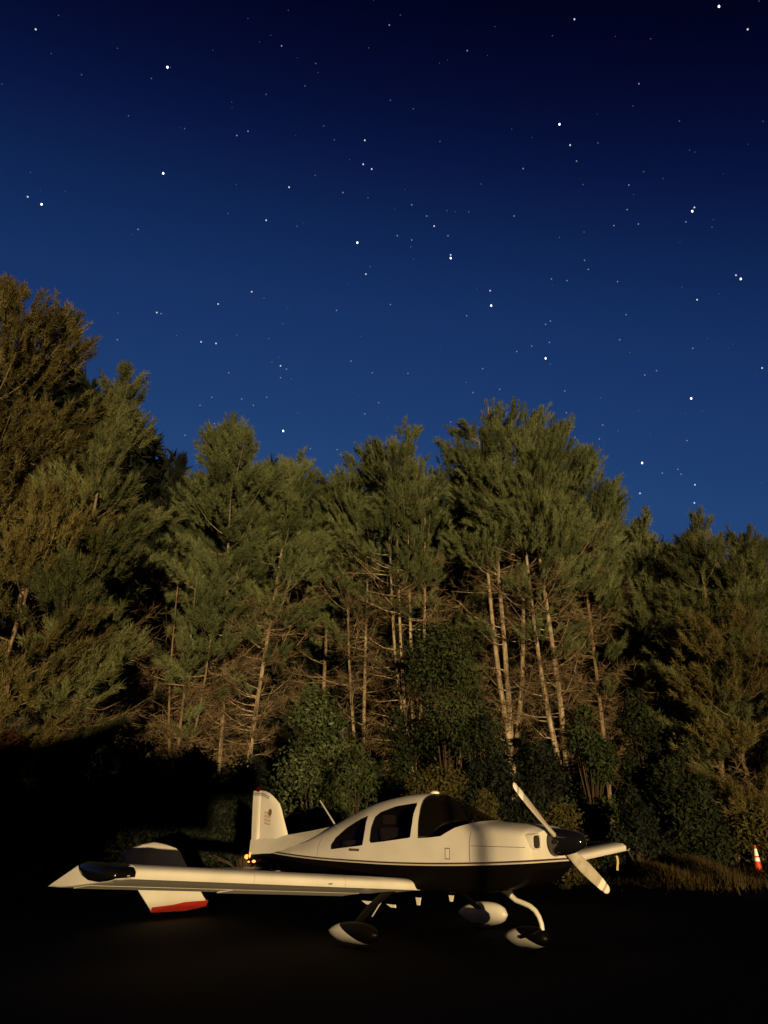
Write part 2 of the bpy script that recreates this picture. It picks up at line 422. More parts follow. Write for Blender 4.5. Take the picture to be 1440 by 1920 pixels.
def pine(px, py, y, Rc, crown, seed, label, mat=None, bark=None, r0=0.17, lean=(0, 0), dead=1.0, dens=1.0,
         base_px=None, stems=1, name='pine_tree', group='pines along the edge of the wood', shape=1.0, tip=1.0, K=88):
    rng = np.random.default_rng(seed)
    top = at(px, py, y); H = top[2] - 0.45
    bx = top[0] - lean[0]
    root = empty(name, (bx, y, 0)); tag(root, label, 'tree', group)
    parts = []
    P, rad = trunk_mesh(rng, H * 0.97, r0, lean, 0.17, n=16)
    rad = [q * 0.72 * rng.uniform(0.9, 1.1) for q in rad]
    parts.append(tube(P, rad, 9))
    axes = [P]
    for s in range(1, stems):                               # extra stems forking from the same foot
        a = rng.uniform(-0.9, 0.9) + (math.pi if s % 2 else 0); zf = H * rng.uniform(0.10, 0.22)
        f0 = axis_at(P, zf); sp = rng.uniform(0.7, 1.2)
        Q = [tuple(f0 + np.array([math.cos(a) * sp * (1 - math.exp(-3 * t)), math.sin(a) * sp * 0.5 * t, (H * 0.88 - zf) * t])) for t in np.linspace(0, 1, 10)]
        parts.append(tube(Q, [r0 * 0.62 * (1 - 0.75 * t) for t in np.linspace(0, 1, 10)], 7)); axes.append(Q)
    zc = H * crown
    # ---- living branches
    O, D, L, T = [], [], [], []
    nb = int(36 * dens * max(0.7, (H - zc) / 9.0) * (0.62 if crown < 0.42 else 1.0))
    nlow = int(4 * dens) if crown > 0.3 else 0
    for k in range(nb + nlow):
        low = k >= nb
        u = (k + rng.random()) / nb if not low else rng.uniform(-0.55, 0.0)
        z = zc + (H - zc) * u if not low else zc + u * (zc - H * 0.2)
        uu = max(u, 0.0)
        prof = 0.72 + 0.55 * uu if uu < 0.45 else (1.1 * (1 - uu) ** (0.62 * shape) * 1.25)
        prof = min(prof, 1.05) * (0.75 if low else 1) * (1 - 0.45 * max(0.0, uu - 0.7) / 0.3)
        lb = max(0.28, Rc * prof * rng.uniform(0.6, 1.1))
        a = rng.uniform(0, 2 * math.pi) if rng.random() < 0.45 else rng.uniform(-2.9, -0.2)   # more boughs grow to the open field side
        ax = axes[rng.integers(len(axes))]
        o = axis_at(ax, min(z, np.asarray(ax)[-1, 2]))
        rise = (0.12 + 0.42 * uu + rng.normal() * 0.10) * (1.0 if uu < 0.85 else 0.6)
        hd = np.array([math.cos(a), math.sin(a), 0])
        pts = [o + hd * lb * t + np.array([0, 0, lb * (rise * t + 0.25 * t * t - 0.10 * math.sin(t * 3.1))]) for t in np.linspace(0, 1, 5)]
        parts.append(tube(pts, [max(0.006, 0.024 * (1 - t)) for t in np.linspace(0, 1, 5)], 3, False))
        nt = max(6, int(lb * (16.0 if not low else 8.0) * dens))
        tb = rng.uniform(0, 1)                               # one hue per bough
        for q in range(nt):
            t = 1 - rng.random() ** 1.2 * 0.66
            wd = 0.22 * lb * (1.15 - abs(t - 0.7) * 1.2)
            sv = rng.normal() * wd
            side = np.array([-hd[1], hd[0], 0]) * sv
            c = o + hd * lb * t + np.array([0, 0, lb * (rise * t + 0.25 * t * t) - 0.25 * abs(sv) + rng.normal() * 0.06]) + side
            d = hd * 0.75 + side / max(lb, .3) * 1.2 + np.array([0, 0, 0.70 + 0.6 * uu]) + rng.normal(size=3) * 0.18
            O.append(c); D.append(d / np.linalg.norm(d)); L.append(rng.uniform(0.35, 0.75)); T.append(np.clip(0.05 + 0.85 * tb + rng.normal() * 0.10, 0, 1))
    for q in range(int(46 * tip)):                            # leader at the top, a narrow cone
        t = rng.random() ** 0.8; a = rng.uniform(0, 6.28); rr = (0.06 + 0.42 * t) * Rc * 0.42 * math.sqrt(rng.random())
        off = np.array([math.cos(a) * rr, math.sin(a) * rr, 0])
        c = axis_at(P, H * 0.97 - t * 0.9 * Rc) + off; d = off * 0.9 + np.array([rng.normal() * 0.2, rng.normal() * 0.2, 0.9])
        O.append(c); D.append(d / np.linalg.norm(d)); L.append(rng.uniform(0.35, 0.65)); T.append(np.clip(0.55 + rng.normal() * 0.15, 0, 1))
    O, D, L, T = np.array(O), np.array(D), np.array(L), np.array(T)
    V, F, ti = blades(rng, O, D, L, K, rng.uniform(0.16, 0.25), 0.021 + 0.004 * (y < 24), rng.uniform(0.36, 0.58), T)
    mesh_np('crown', V, F, mat or M_pine, root, tint=ti)
    # ---- dead lower branches
    if dead > 0:
        O, D, L, T = [], [], [], []
        z0 = H * 0.16
        for k in range(int(50 * dead)):
            z = z0 + (zc + 1.0 - z0) * rng.random()
            a = rng.uniform(0, 2 * math.pi); lb = rng.uniform(0.7, 1.0) * min(Rc, 2.3) * (0.5 + 0.6 * (z - z0) / (zc - z0 + 1))
            ax = axes[rng.integers(len(axes))]
            o = axis_at(ax, z); hd = np.array([math.cos(a), math.sin(a), 0]); rise = rng.uniform(-0.1, 0.85)
            pts = [o + hd * lb * t + np.array([0, 0, lb * rise * t * t + rng.normal() * 0.03]) for t in np.linspace(0, 1, 4)]
            parts.append(tube(pts, [0.026, 0.019, 0.012, 0.006], 3, False))
            for q in range(10):
                t = rng.uniform(0.25, 1.0); d = hd * 0.6 + np.array([-hd[1], hd[0], 0]) * rng.normal() * 0.9 + np.array([0, 0, rng.normal() * 0.35 + 0.1])
                O.append(o + hd * lb * t + np.array([0, 0, lb * rise * t * t])); D.append(d / np.linalg.norm(d)); L.append(rng.uniform(0.3, 0.8)); T.append(rng.random())
        O, D, L, T = np.array(O), np.array(D), np.array(L), np.array(T)
        V, F, ti = blades(rng, O, D, L, 9, 0.42, 0.017, 0.60, T)
        mesh_np('dead_branches', V, F, M_twig, root, tint=ti)
    V, F = join(*parts)
    mesh_py('trunk', V, F, bark or M_bark, root, recalc=False, angle=60)
    return root

def shrub(px, py, pw, y, seed, label, mat, pb=None, cat='shrub', name='shrub', group='shrubs along the foot of the wood', n=260, leaf=0.075, squash=1.0, K=16, zmin=0.15):
    """leafy shrub; px,py = top, pw = half width in photo pixels"""
    rng = np.random.default_rng(seed)
    top = at(px, py, y); H = top[2]; Rx = abs(at(px + pw, py, y)[0] - top[0])
    zb = zmin if pb is None else max(zmin, at(px, pb, y)[2])
    root = empty(name, (top[0], y, 0)); tag(root, label, cat, group)
    lobes = []
    for k in range(24):
        u = rng.random() ** 1.2; a = rng.uniform(0, 6.28); rr = Rx * (1.0 - 0.62 * u) * math.sqrt(rng.random())
        lobes.append((np.array([math.cos(a) * rr, math.sin(a) * rr * 0.8, zb + (H - zb) * (0.10 + 0.76 * u)]), rng.uniform(0.16, 0.42) * min(Rx, (H - zb) * 0.6), rng.uniform(0.1, 0.9)))
    lobes.append((np.array([0, 0, H - 0.22 * min(Rx, H * .5)]), 0.22 * min(Rx, H * 0.5), 0.6))
    tot = sum(l[1] ** 2 for l in lobes)
    O, D, T = [], [], []
    for c, r, tn in lobes:
        m = int(n * 26 * r * r / tot) + 30
        d = unit(rng.normal(size=(m, 3))); q = (0.30 + 1.15 * rng.random(m) ** 0.9)[:, None]
        O.append(c + d * r * q * np.array([1, 1, 0.9])); D.append(d); T.append(np.clip(tn + rng.normal(size=m) * 0.18, 0, 1))
    O, D, T = np.concatenate(O), np.concatenate(D), np.concatenate(T)
    O[:, 2] = np.maximum(O[:, 2], 0.08)
    m = len(O); nrm = unit(D + rng.normal(size=(m, 3)) * 0.75 + np.array([0, -0.1, 0.25]))
    ax = unit(np.cross(nrm, rng.normal(size=(m, 3)))); ay = np.cross(nrm, ax)
    s = leaf * rng.uniform(0.55, 1.3, m)[:, None]
    V = np.empty((m, 4, 3)); V[:, 0] = O - ax * s; V[:, 1] = O - ay * s * 0.45 + nrm * s * 0.12; V[:, 2] = O + ax * s; V[:, 3] = O + ay * s * 0.45 + nrm * s * 0.12
    mesh_np('crown', V.reshape(-1, 3), np.arange(m * 4).reshape(m, 4), mat, root, tint=np.repeat(T, 4))
    parts = []
    for c, r, tn in lobes:
        pts = [np.array([rng.normal() * 0.06, rng.normal() * 0.06, 0]), c * np.array([0.35, 0.35, 0.5]), c]
        parts.append(tube(pts, [0.035, 0.026, 0.012], 5, False))
    V, F = join(*parts)
    mesh_py('stem', V, F, M_bark_dark, root, recalc=False)
    return root

# ---- the pines, front row from left to right (pixel of the top, distance, crown radius, crown foot)
pine(38, 540, 20.0, 3.6, 0.34, 11, 'huge yellow-brown pine rising highest at the left edge of the photo', M_pine_amber_lit, r0=0.24, dens=1.35, dead=0.5, base_px=0, lean=(0.9, 0))
pine(132, 588, 22.0, 2.5, 0.30, 12, 'big brownish pine just right of the highest pine', M_pine_amber_lit, r0=0.2, dens=1.2, dead=0.5)
pine(252, 672, 23.5, 2.3, 0.40, 13, 'tall dark olive pine with a flat top ending the big left group', M_pine_warm_lit, r0=0.19, dens=1.1, dead=0.6)
pine(212, 790, 19.5, 1.9, 0.22, 14, 'yellow-lit bushy pine standing in front of the big left group', M_pine_warm_lit, r0=0.14, dens=1.2, dead=0.3)
pine(70, 880, 18.5, 2.4, 0.20, 15, 'low brown pine with drooping boughs before the highest pine', M_pine_amber_lit, r0=0.13, dens=1.1, dead=0.4)
pine(338, 850, 33.0, 1.9, 0.42, 16, 'dark shadowed pine between the left group and the pointed pine', M_shade_leaf, dens=1.0, dead=0.8)
pine(372, 1000, 29.0, 1.8, 0.50, 31, 'short pine with several thin bare stems left of the pointed pine', M_pine, r0=0.10, stems=3, dead=1.3)
pine(456, 782, 30.5, 2.7, 0.52, 17, 'pointed green pine with a slim bright trunk above the aircraft fin', M_pine, bark=M_bark_pale, r0=0.13, dens=1.15, dead=1.2)
pine(548, 838, 31.0, 2.4, 0.50, 18, 'pine with a pale leaning trunk right of the pointed pine', M_pine, bark=M_bark_pale, r0=0.16, lean=(1.3, 0), dead=1.2)
pine(618, 895, 36.0, 2.4, 0.50, 19, 'lower dark pine in the dip of the skyline', M_pine, dens=0.9, dead=0.6)
pine(688, 832, 32.5, 2.4, 0.56, 20, 'round-topped pine with two thin trunks close together', M_pine, bark=M_bark_pale, r0=0.13, stems=2, dead=1.0)
pine(766, 800, 30.5, 2.6, 0.58, 21, 'pine with a forked many-branched trunk above the cabin roof', M_pine, bark=M_bark_pale, r0=0.14, stems=4, dead=1.3, dens=1.15)
pine(846, 872, 35.0, 2.1, 0.50, 22, 'low dark pine in the notch left of the tallest middle pine', M_pine, dens=0.8, dead=0.7)
pine(918, 728, 30.0, 2.6, 0.55, 23, 'tallest middle pine with its narrow top and triple trunk', M_pine, bark=M_bark_pale, r0=0.19, stems=3, dens=1.15, dead=1.3)
pine(1004, 792, 29.5, 2.5, 0.55, 24, 'broad pine with a stout pale trunk right of the tallest middle pine', M_pine, bark=M_bark_pale, r0=0.20, stems=2, dens=1.3, dead=1.3, shape=0.6)
pine(1075, 835, 31.0, 2.1, 0.52, 25, 'round-shouldered pine ending the broad middle group', M_pine, r0=0.15, dens=1.25, dead=0.9, shape=0.6)
pine(1128, 915, 33.0, 1.7, 0.42, 26, 'dark pine stepping down right of the middle group', M_pine, dens=1.0, dead=0.7)
pine(1205, 955, 32.0, 1.9, 0.40, 27, 'small-topped pine over a bare white stem right of centre', M_pine, bark=M_bark_pale, r0=0.11, dens=1.0, dead=0.6)
pine(1285, 968, 29.0, 2.7, 0.16, 28, 'full olive pine with foliage almost to the ground at the right', M_pine_warm_lit, dens=1.5, dead=0.3, shape=0.7)
pine(1385, 988, 29.5, 2.5, 0.14, 29, 'last tall pine before the right edge of the photo', M_pine_warm_lit, dens=1.5, dead=0.4, shape=0.7)
pine(1462, 1065, 29.0, 2.4, 0.12, 30, 'brownish pine cut off by the right edge of the photo', M_pine_amber_lit, dens=1.4, dead=0.4, shape=0.7)
pine(1345, 1120, 28.0, 2.2, 0.10, 32, 'shorter brown-olive pine above the traffic cone', M_pine_amber_lit, dens=1.3, dead=0.5, shape=0.7)

# ---- deep wood behind, one dark mass
rng = np.random.default_rng(5)
O, D, L, T = [], [], [], []
sky_px = [-260, 0, 120, 230, 300, 460, 560, 600, 640, 760, 840, 920, 1080, 1150, 1300, 1440, 1750]
sky_py = [640, 700, 760, 850, 920, 880, 920, 930, 930, 900, 960, 880, 920, 1010, 1040, 1080, 1150]
for k in range(15000):
    y = rng.uniform(37, 47); px = rng.uniform(-260, 1750)
    topz = at(px, np.interp(px, sky_px, sky_py) + abs(rng.normal()) * 14, y)
    z = topz[2] * rng.random() ** 0.9
    O.append((at(px, 1400, y)[0], y, z)); D.append(rng.normal(size=3) * 0.6 + np.array([0, 0, 0.7])); L.append(rng.uniform(0.6, 1.1)); T.append(rng.random())
O, D, L, T = np.array(O), unit(np.array(D)), np.array(L), np.array(T)
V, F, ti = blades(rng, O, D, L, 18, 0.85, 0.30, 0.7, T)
w = mesh_np('woods', V, F, M_shade_leaf, tint=ti); tag(w, 'dark depth of the wood behind the lit front pines', 'woods', kind='stuff')

# ---- shrubs and small broadleaf trees at the foot of the wood
shrub(592, 1288, 95, 24, 41, 'glossy green shrub with bright upper leaves behind the fin and cabin', M_shrub_bright, n=330, leaf=0.075)
shrub(672, 1395, 72, 22.5, 42, 'rounded green shrub right of the glossy one behind the cabin', M_shrub, n=300, leaf=0.075)
shrub(470, 1420, 85, 23, 43, 'dim shrub left of the glossy green one above the fin', M_shade_leaf, n=260)
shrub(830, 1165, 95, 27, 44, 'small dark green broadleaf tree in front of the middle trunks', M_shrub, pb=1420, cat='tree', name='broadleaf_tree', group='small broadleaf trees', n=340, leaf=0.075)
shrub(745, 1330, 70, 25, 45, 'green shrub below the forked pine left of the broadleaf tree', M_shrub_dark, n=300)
shrub(905, 1340, 75, 26, 46, 'nearly black shrub right of the dark broadleaf tree', M_shade_leaf, n=300)
shrub(815, 1432, 78, 19.0, 47, 'yellowish shrub showing just above the cabin roof', M_shrub_yel, n=380, leaf=0.05)
shrub(905, 1478, 48, 18.6, 48, 'small yellowish shrub above the windscreen', M_shrub_yel, n=240, leaf=0.05)
shrub(1048, 1500, 52, 18.6, 49, 'low yellowish shrub behind the upper propeller blade', M_shrub_yel, n=240, leaf=0.05)
shrub(1095, 1322, 66, 25, 50, 'upright dark green shrub above the spinner', M_shrub, n=360, leaf=0.075)
shrub(1010, 1390, 62, 25.5, 51, 'black-looking shrub between the upper blade and the trunks', M_shade_leaf, n=280)
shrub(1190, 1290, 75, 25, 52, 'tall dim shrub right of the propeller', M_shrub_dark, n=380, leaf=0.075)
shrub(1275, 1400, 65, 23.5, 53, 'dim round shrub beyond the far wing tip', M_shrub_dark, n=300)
shrub(1395, 1470, 75, 27.5, 54, 'brown-olive bush behind the traffic cone', M_shrub_yel, n=340, leaf=0.075)
shrub(25, 1372, 80, 16.5, 55, 'reddish bush low at the left edge of the photo', M_shrub_red, n=300)
shrub(150, 1370, 90, 19, 56, 'dark bush under the low brown pine', M_shade_leaf, n=300)
shrub(270, 1385, 85, 21, 57, 'dark bush behind the near wing', M_shade_leaf, n=300)
shrub(370, 1400, 80, 23, 58, 'dark bush left of the fin', M_shade_leaf, n=280)
shrub(1180, 1480, 60, 22, 59, 'black low bush behind the far wing', M_shade_leaf, n=220)

# ---- dry grass beyond the apron: a tall tuft-grown patch at the right, short sparse blades elsewhere
rng = np.random.default_rng(8)
n1, n2 = 16000, 16000
gx = np.concatenate([rng.normal(7.25, 0.75, n1), rng.uniform(-24, 26, n2)])
gy = np.concatenate([21.0 + rng.normal(0, 1.0, n1), 19.6 + rng.random(n2) ** 1.4 * 7.0])
tall = np.concatenate([0.8 * np.exp(-((gx[:n1] - 7.25) / 1.1) ** 2) * (0.60 + 0.25 * np.sin(gx[:n1] * 5.1)), np.full(n2, 0.10)])
n = n1 + n2
hgt = 0.06 + tall * rng.uniform(0.35, 1.0, n)
O = np.stack([gx, gy, np.zeros(n)], 1); tipv = O + np.stack([rng.normal(size=n) * 0.10, rng.normal(size=n) * 0.10, hgt], 1)
ang = rng.uniform(0, 3.14, n); sd = np.stack([np.cos(ang), np.sin(ang), np.zeros(n)], 1) * 0.013
V = np.empty((n, 3, 3)); V[:, 0] = O - sd; V[:, 1] = O + sd; V[:, 2] = tipv
gr = mesh_np('grass', V.reshape(-1, 3), np.arange(3 * n).reshape(n, 3), M_grass, tint=np.repeat(rng.random(n), 3))
tag(gr, 'dry brown grass beyond the edge of the apron below the trees', 'grass', kind='stuff')

# ------------------------------------------------------------------ the aircraft (X forward, Y to its left wing, Z up)
ac = empty('light_aircraft', (0.53, 11.4, 0), R(-45.6))
tag(ac, 'white low wing propeller aircraft with black belly and black spinner parked before the wood', 'aircraft')

# hull sections: bottom centre ... widest ... top centre, (half width, height)
ST = {
 -4.02: [(0, .74), (.025, .742), (.04, .755), (.045, .78), (.048, .81), (.045, .84), (.036, .865), (.02, .88), (0, .882)],
 -3.20: [(0, .69), (.11, .692), (.17, .72), (.195, .77), (.20, .84), (.19, .89), (.15, .935), (.08, .955), (0, .96)],
 -2.40: [(0, .645), (.20, .648), (.28, .685), (.315, .76), (.325, .88), (.30, .98), (.22, 1.075), (.10, 1.125), (0, 1.14)],
 -1.70: [(0, .615), (.29, .617), (.385, .66), (.425, .76), (.435, .93), (.41, 1.07), (.30, 1.24), (.13, 1.345), (0, 1.37)],
 -1.20: [(0, .605), (.34, .606), (.44, .65), (.485, .76), (.495, .95), (.475, 1.09), (.375, 1.33), (.18, 1.505), (0, 1.545)],
 -0.60: [(0, .60), (.38, .60), (.495, .645), (.535, .76), (.545, .97), (.53, 1.13), (.455, 1.45), (.25, 1.645), (0, 1.69)],
 0.24: [(0, .60), (.39, .60), (.51, .645), (.55, .76), (.56, 1.0), (.545, 1.20), (.485, 1.51), (.29, 1.72), (0, 1.77)],
 0.60: [(0, .60), (.39, .60), (.51, .645), (.55, .76), (.56, 1.0), (.545, 1.21), (.475, 1.46), (.28, 1.645), (0, 1.69)],
 0.90: [(0, .60), (.38, .602), (.50, .65), (.545, .77), (.555, 1.0), (.54, 1.22), (.465, 1.385), (.27, 1.515), (0, 1.56)],
 1.25: [(0, .62), (.37, .622), (.48, .67), (.53, .79), (.545, 1.0), (.53, 1.22), (.45, 1.34), (.26, 1.405), (0, 1.425)],
 1.55: [(0, .66), (.355, .664), (.465, .72), (.52, .83), (.535, 1.02), (.525, 1.22), (.45, 1.335), (.26, 1.39), (0, 1.405)],
 1.90: [(0, .76), (.33, .765), (.44, .82), (.50, .91), (.52, 1.06), (.51, 1.22), (.44, 1.32), (.25, 1.372), (0, 1.388)],
 2.06: [(0, .86), (.29, .865), (.40, .905), (.47, .97), (.495, 1.08), (.49, 1.20), (.425, 1.298), (.24, 1.345), (0, 1.362)],
 2.12: [(0, .91), (.26, .915), (.36, .95), (.43, 1.0), (.455, 1.09), (.45, 1.19), (.385, 1.27), (.22, 1.318), (0, 1.335)],
}
SX = sorted(ST); SY = [np.array(ST[k]) for k in SX]
NS = 6                                                       # samples per section span
def section(x):
    cp = catmull(SX, SY, x)                                   # nine control points
    ext = np.vstack([[-cp[1][0], cp[1][1]], cp, [-cp[7][0], cp[7][1]]])
    out = []
    for i in range(8):
        p0, p1, p2, p3 = ext[i], ext[i + 1], ext[i + 2], ext[i + 3]
        for s in range(NS):
            t = s / NS
            out.append(0.5 * (2*p1 + (-p0+p2)*t + (2*p0-5*p1+4*p2-p3)*t*t + (-p0+3*p1-3*p2+p3)*t**3))
    out.append(cp[8])
    return np.array(out)
def ring(x, inset=0.0):
    h = section(x)
    if inset:
        c = np.array([0, 1.1]); h = h.copy()
        h[:, 0] = np.maximum(h[:, 0] - inset, 0); h[:, 1] = np.where(h[:, 1] > 1.05, h[:, 1] - inset, h[:, 1] + inset)
    left = [(x, y, z) for y, z in h]; right = [(x, -y, z) for y, z in h[1:-1][::-1]]
    return left + right
def half_width(x, z):
    h = section(x); k = len(h) // 2
    return float(np.interp(z, h[8:, 1], h[8:, 0]))
def top_z(x): return float(section(x)[-1, 1])

def boolean_cut(o, cutters):
    for c in cutters:
        md = o.modifiers.new('cut', 'BOOLEAN'); md.operation = 'DIFFERENCE'; md.solver = 'EXACT'; md.object = c
    dg = bpy.context.evaluated_depsgraph_get(); dg.update()
    me = bpy.data.meshes.new_from_object(o.evaluated_get(dg))
    o.modifiers.clear(); old = o.data; o.data = me; me.name = old.name
    bpy.data.meshes.remove(old)
    for c in cutters: bpy.data.objects.remove(c)

# outlines of the openings on the side (x, z)
REAR_WIN = [(-1.37, 1.035), (-1.40, 1.09), (-1.33, 1.19), (-1.10, 1.33), (-.80, 1.445), (-.635, 1.485), (-.625, 1.30), (-.64, 1.11), (-.70, 1.10)]
SIDE_WIN = [(-.47, 1.14), (-.505, 1.17), (-.50, 1.33), (-.46, 1.47), (-.38, 1.53), (-.10, 1.605), (.27, 1.645), (.29, 1.61), (.30, 1.40), (.28, 1.225), (.24, 1.215), (-.20, 1.165)]
SCREEN = [(.415, 1.215), (.60, 1.225), (.80, 1.245), (1.00, 1.345), (1.24, 1.424), (1.40, 1.90), (.29, 1.90), (.33, 1.69), (.39, 1.50)]

def prism(poly, y0, y1):
    n = len(poly); V = [(x, y0, z) for x, z in poly] + [(x, y1, z) for x, z in poly]
    F = [tuple(range(n))[::-1], tuple(range(n, 2 * n))] + [(i, (i + 1) % n, (i + 1) % n + n, i + n) for i in range(n)]
    return V, F

# fuselage: hollow hull with the cabin openings cut through
xs = np.concatenate([np.linspace(-4.02, -1.7, 16), np.linspace(-1.55, 1.25, 24), np.linspace(1.32, 2.12, 12)])
Vo, Fo = loft([ring(x) for x in xs])
xi = np.linspace(-1.6, 1.15, 20)
Vi, Fi = loft([ring(x, 0.028) for x in xi])
fus = mesh_py('fuselage', Vo, Fo, M_fus, ac, angle=28)
fus.data.materials.append(M_dark)
tmp = mesh_py('cut', Vi, Fi, M_dark, None, mats=[M_fus, M_dark])
tmp.data.polygons.foreach_set('material_index', [1] * len(tmp.data.polygons))
cut = [tmp]
for poly in (REAR_WIN, SIDE_WIN):
    V, F = prism(poly, -1.0, 1.0); cut.append(mesh_py('cut', V, F, M_fus, None, smooth=False))
V, F = prism(SCREEN, -1.0, 1.0); cut.append(mesh_py('cut', V, F, M_fus, None, smooth=False))
fus.parent = None
boolean_cut(fus, cut)
fus.parent = ac
def in_ring(p):
    if not -1.62 < p[0] < 1.17: return False
    rg = ring(p[0], 0.016); c = False; n = len(rg)
    for i in range(n):
        _, y1, z1 = rg[i]; _, y2, z2 = rg[(i + 1) % n]
        if (z1 > p[2]) != (z2 > p[2]) and p[1] < (y2 - y1) * (p[2] - z1) / (z2 - z1) + y1: c = not c
    return c
fus.data.polygons.foreach_set('material_index', [1 if in_ring(p.center) else 0 for p in fus.data.polygons])
fus.data.polygons.foreach_set('use_smooth', [True] * len(fus.data.polygons)); fus.data.set_sharp_from_angle(angle=R(28))

def inside(poly, x, z):
    c = False; n = len(poly)
    for i in range(n):
        (x1, z1), (x2, z2) = poly[i], poly[(i + 1) % n]
        if (z1 > z) != (z2 > z) and x < (x2 - x1) * (z - z1) / (z2 - z1) + x1: c = not c
    return c

def pane(name, poly, side):
    """thin glass following the hull, a little inside the outer skin and slightly larger than its opening"""
    P = np.array(poly); c = P.mean(0); n = len(P)
    q = []
    for f in (1.035, 0.8, 0.55, 0.3):
        q.append([(c + (p - c) * f) for p in P])
    V, F = [], []
    for r_ in q:
        for x, z in r_: V.append((x, side * (half_width(x, z) - 0.012), z))
    V.append((c[0], side * (half_width(*c) - 0.012), c[1]))
    for k in range(len(q) - 1):
        for i in range(n): F.append((k * n + i, k * n + (i + 1) % n, (k + 1) * n + (i + 1) % n, (k + 1) * n + i))
    for i in range(n): F.append(((len(q) - 1) * n + i, (len(q) - 1) * n + (i + 1) % n, len(V) - 1))
    o = mesh_py(name, V, F, M_glass, ac, angle=60)
    return o
for s in (-1, 1):
    pane('side_window', SIDE_WIN, s)
    pane('rear_window', REAR_WIN, s)
# windscreen: one wrapped sheet from sill to sill
rows = []
for t in np.linspace(0, 1, 15):
    xa = 0.275 + 0.0 * t; rows.append(t)
V, F = [], []
nx, ns = 16, 25
for i in range(nx):
    u = i / (nx - 1)
    for j in range(ns):
        v = j / (ns - 1) * 2 - 1                               # -1 right sill .. 1 left sill
        a = abs(v)
        # aft edge leans from the sill (x .41) to the roof (x .28); fore edge follows the scuttle
        xaft = 0.275 + 0.145 * a ** 1.5
        xfore = 1.25 - 0.42 * a ** 2.2
        x = xaft + (xfore - xaft) * u
        h = section(x); zb = float(np.interp(x, [.40, .80, 1.0, 1.24, 1.3], [1.205, 1.235, 1.335, 1.412, 1.42]))
        seg = h[h[:, 1] >= zb - 1e-6]; seg = seg[np.argmax(seg[:, 0]):] if len(seg) > 1 else h[-2:]
        # arc length from sill to crown
        d = np.concatenate([[0], np.cumsum(np.linalg.norm(np.diff(seg, axis=0), axis=1))])
        s_ = (1 - a) * d[-1]; y = float(np.interp(s_, d, seg[:, 0])); z = float(np.interp(s_, d, seg[:, 1]))
        V.append((x - 0.006, math.copysign(max(y - 0.010, 0), v) if a > 1e-6 else 0.0, z - 0.010))
for i in range(nx - 1):
    for j in range(ns - 1):
        k = i * ns + j; F.append((k, k + 1, k + ns + 1, k + ns))
mesh_py('windscreen', V, F, M_glass, ac, angle=60)

# cabin furniture
def soft(name, b, m, parent, bev=0.03): return mesh_py(name, *b, m, parent, bevel=bev)
for s in (-1, 1):
    st = soft('seat', join(box(-.28, .20, s * .25 - .19, s * .25 + .19, .66, .82)), M_seat, ac, .04)
    sb = [(-.30, .80), (-.20, .82), (-.36, 1.34), (-.44, 1.33)]
    V, F = prism(sb, s * .25 - .18, s * .25 + .18); mesh_py('seat_back', V, F, M_seat, st, bevel=.03)
    soft('headrest', box(-.45, -.37, s * .25 - .11, s * .25 + .11, 1.37, 1.50), M_seat, st, .03)
soft('instrument_panel', box(.78, .98, -.48, .48, 1.0, 1.255), M_dark, ac, .03)
soft('rear_bench', join(box(-1.15, -.75, -.40, .40, .66, .86), box(-1.25, -1.12, -.38, .38, .86, 1.16)), M_seat, ac, .03)

# skin details on the right side (towards the camera) and mirrored
for s in (-1, 1):
    def plate(name, x0, x1, z0, z1, m, off=0.003):
        V = [];
        for x, z in ((x0, z0), (x1, z0), (x1, z1), (x0, z1)):
            V.append((x, s * (half_width(x, z) + off), z))
        V += [(x, y - s * 0.02, z) for x, y, z in V]
        F = [(0, 1, 2, 3), (7, 6, 5, 4), (0, 4, 5, 1), (1, 5, 6, 2), (2, 6, 7, 3), (3, 7, 4, 0)]
        return mesh_py(name, V, F, m, ac, smooth=False)
    plate('step_recess', -.93, -.70, 1.03, 1.062, M_grime)
    d = plate('access_door', .885, .965, .985, 1.115, M_grime, .002)
    V = [(x, s * (half_width(x, z) + .006), z) for x, z in ((.897, .995), (.955, .995), (.955, 1.105), (.897, 1.105))]
    V += [(x, y - s * .01, z) for x, y, z in V]
    mesh_py('door_skin', V, [(0, 1, 2, 3), (7, 6, 5, 4), (0, 4, 5, 1), (1, 5, 6, 2), (2, 6, 7, 3), (3, 7, 4, 0)], M_white, d, smooth=False)
# firewall seam and cowl split line, thin raised bands
def seam(x, z0, z1, name='panel_seam'):
    for s in (-1, 1):
        zz = np.linspace(z0, z1, 10); V = []
        for z in zz:
            for xx in (x - .004, x + .004): V.append((xx, s * (half_width(xx, z) + .0015), z))
        F = [(2 * i, 2 * i + 1, 2 * i + 3, 2 * i + 2) for i in range(9)]
        mesh_py(name, V, F, M_grime, ac, smooth=False)
seam(1.27, .95, 1.33); seam(-1.72, .93, 1.2)
for s in (-1, 1):
    xx = np.linspace(1.29, 2.06, 12); V = []
    for x in xx:
        for z in (1.143, 1.149): V.append((x, s * (half_width(x, z) + .0015), z))
    mesh_py('cowl_split', V, [(2 * i, 2 * i + 1, 2 * i + 3, 2 * i + 2) for i in range(11)], M_grime, ac, smooth=False)

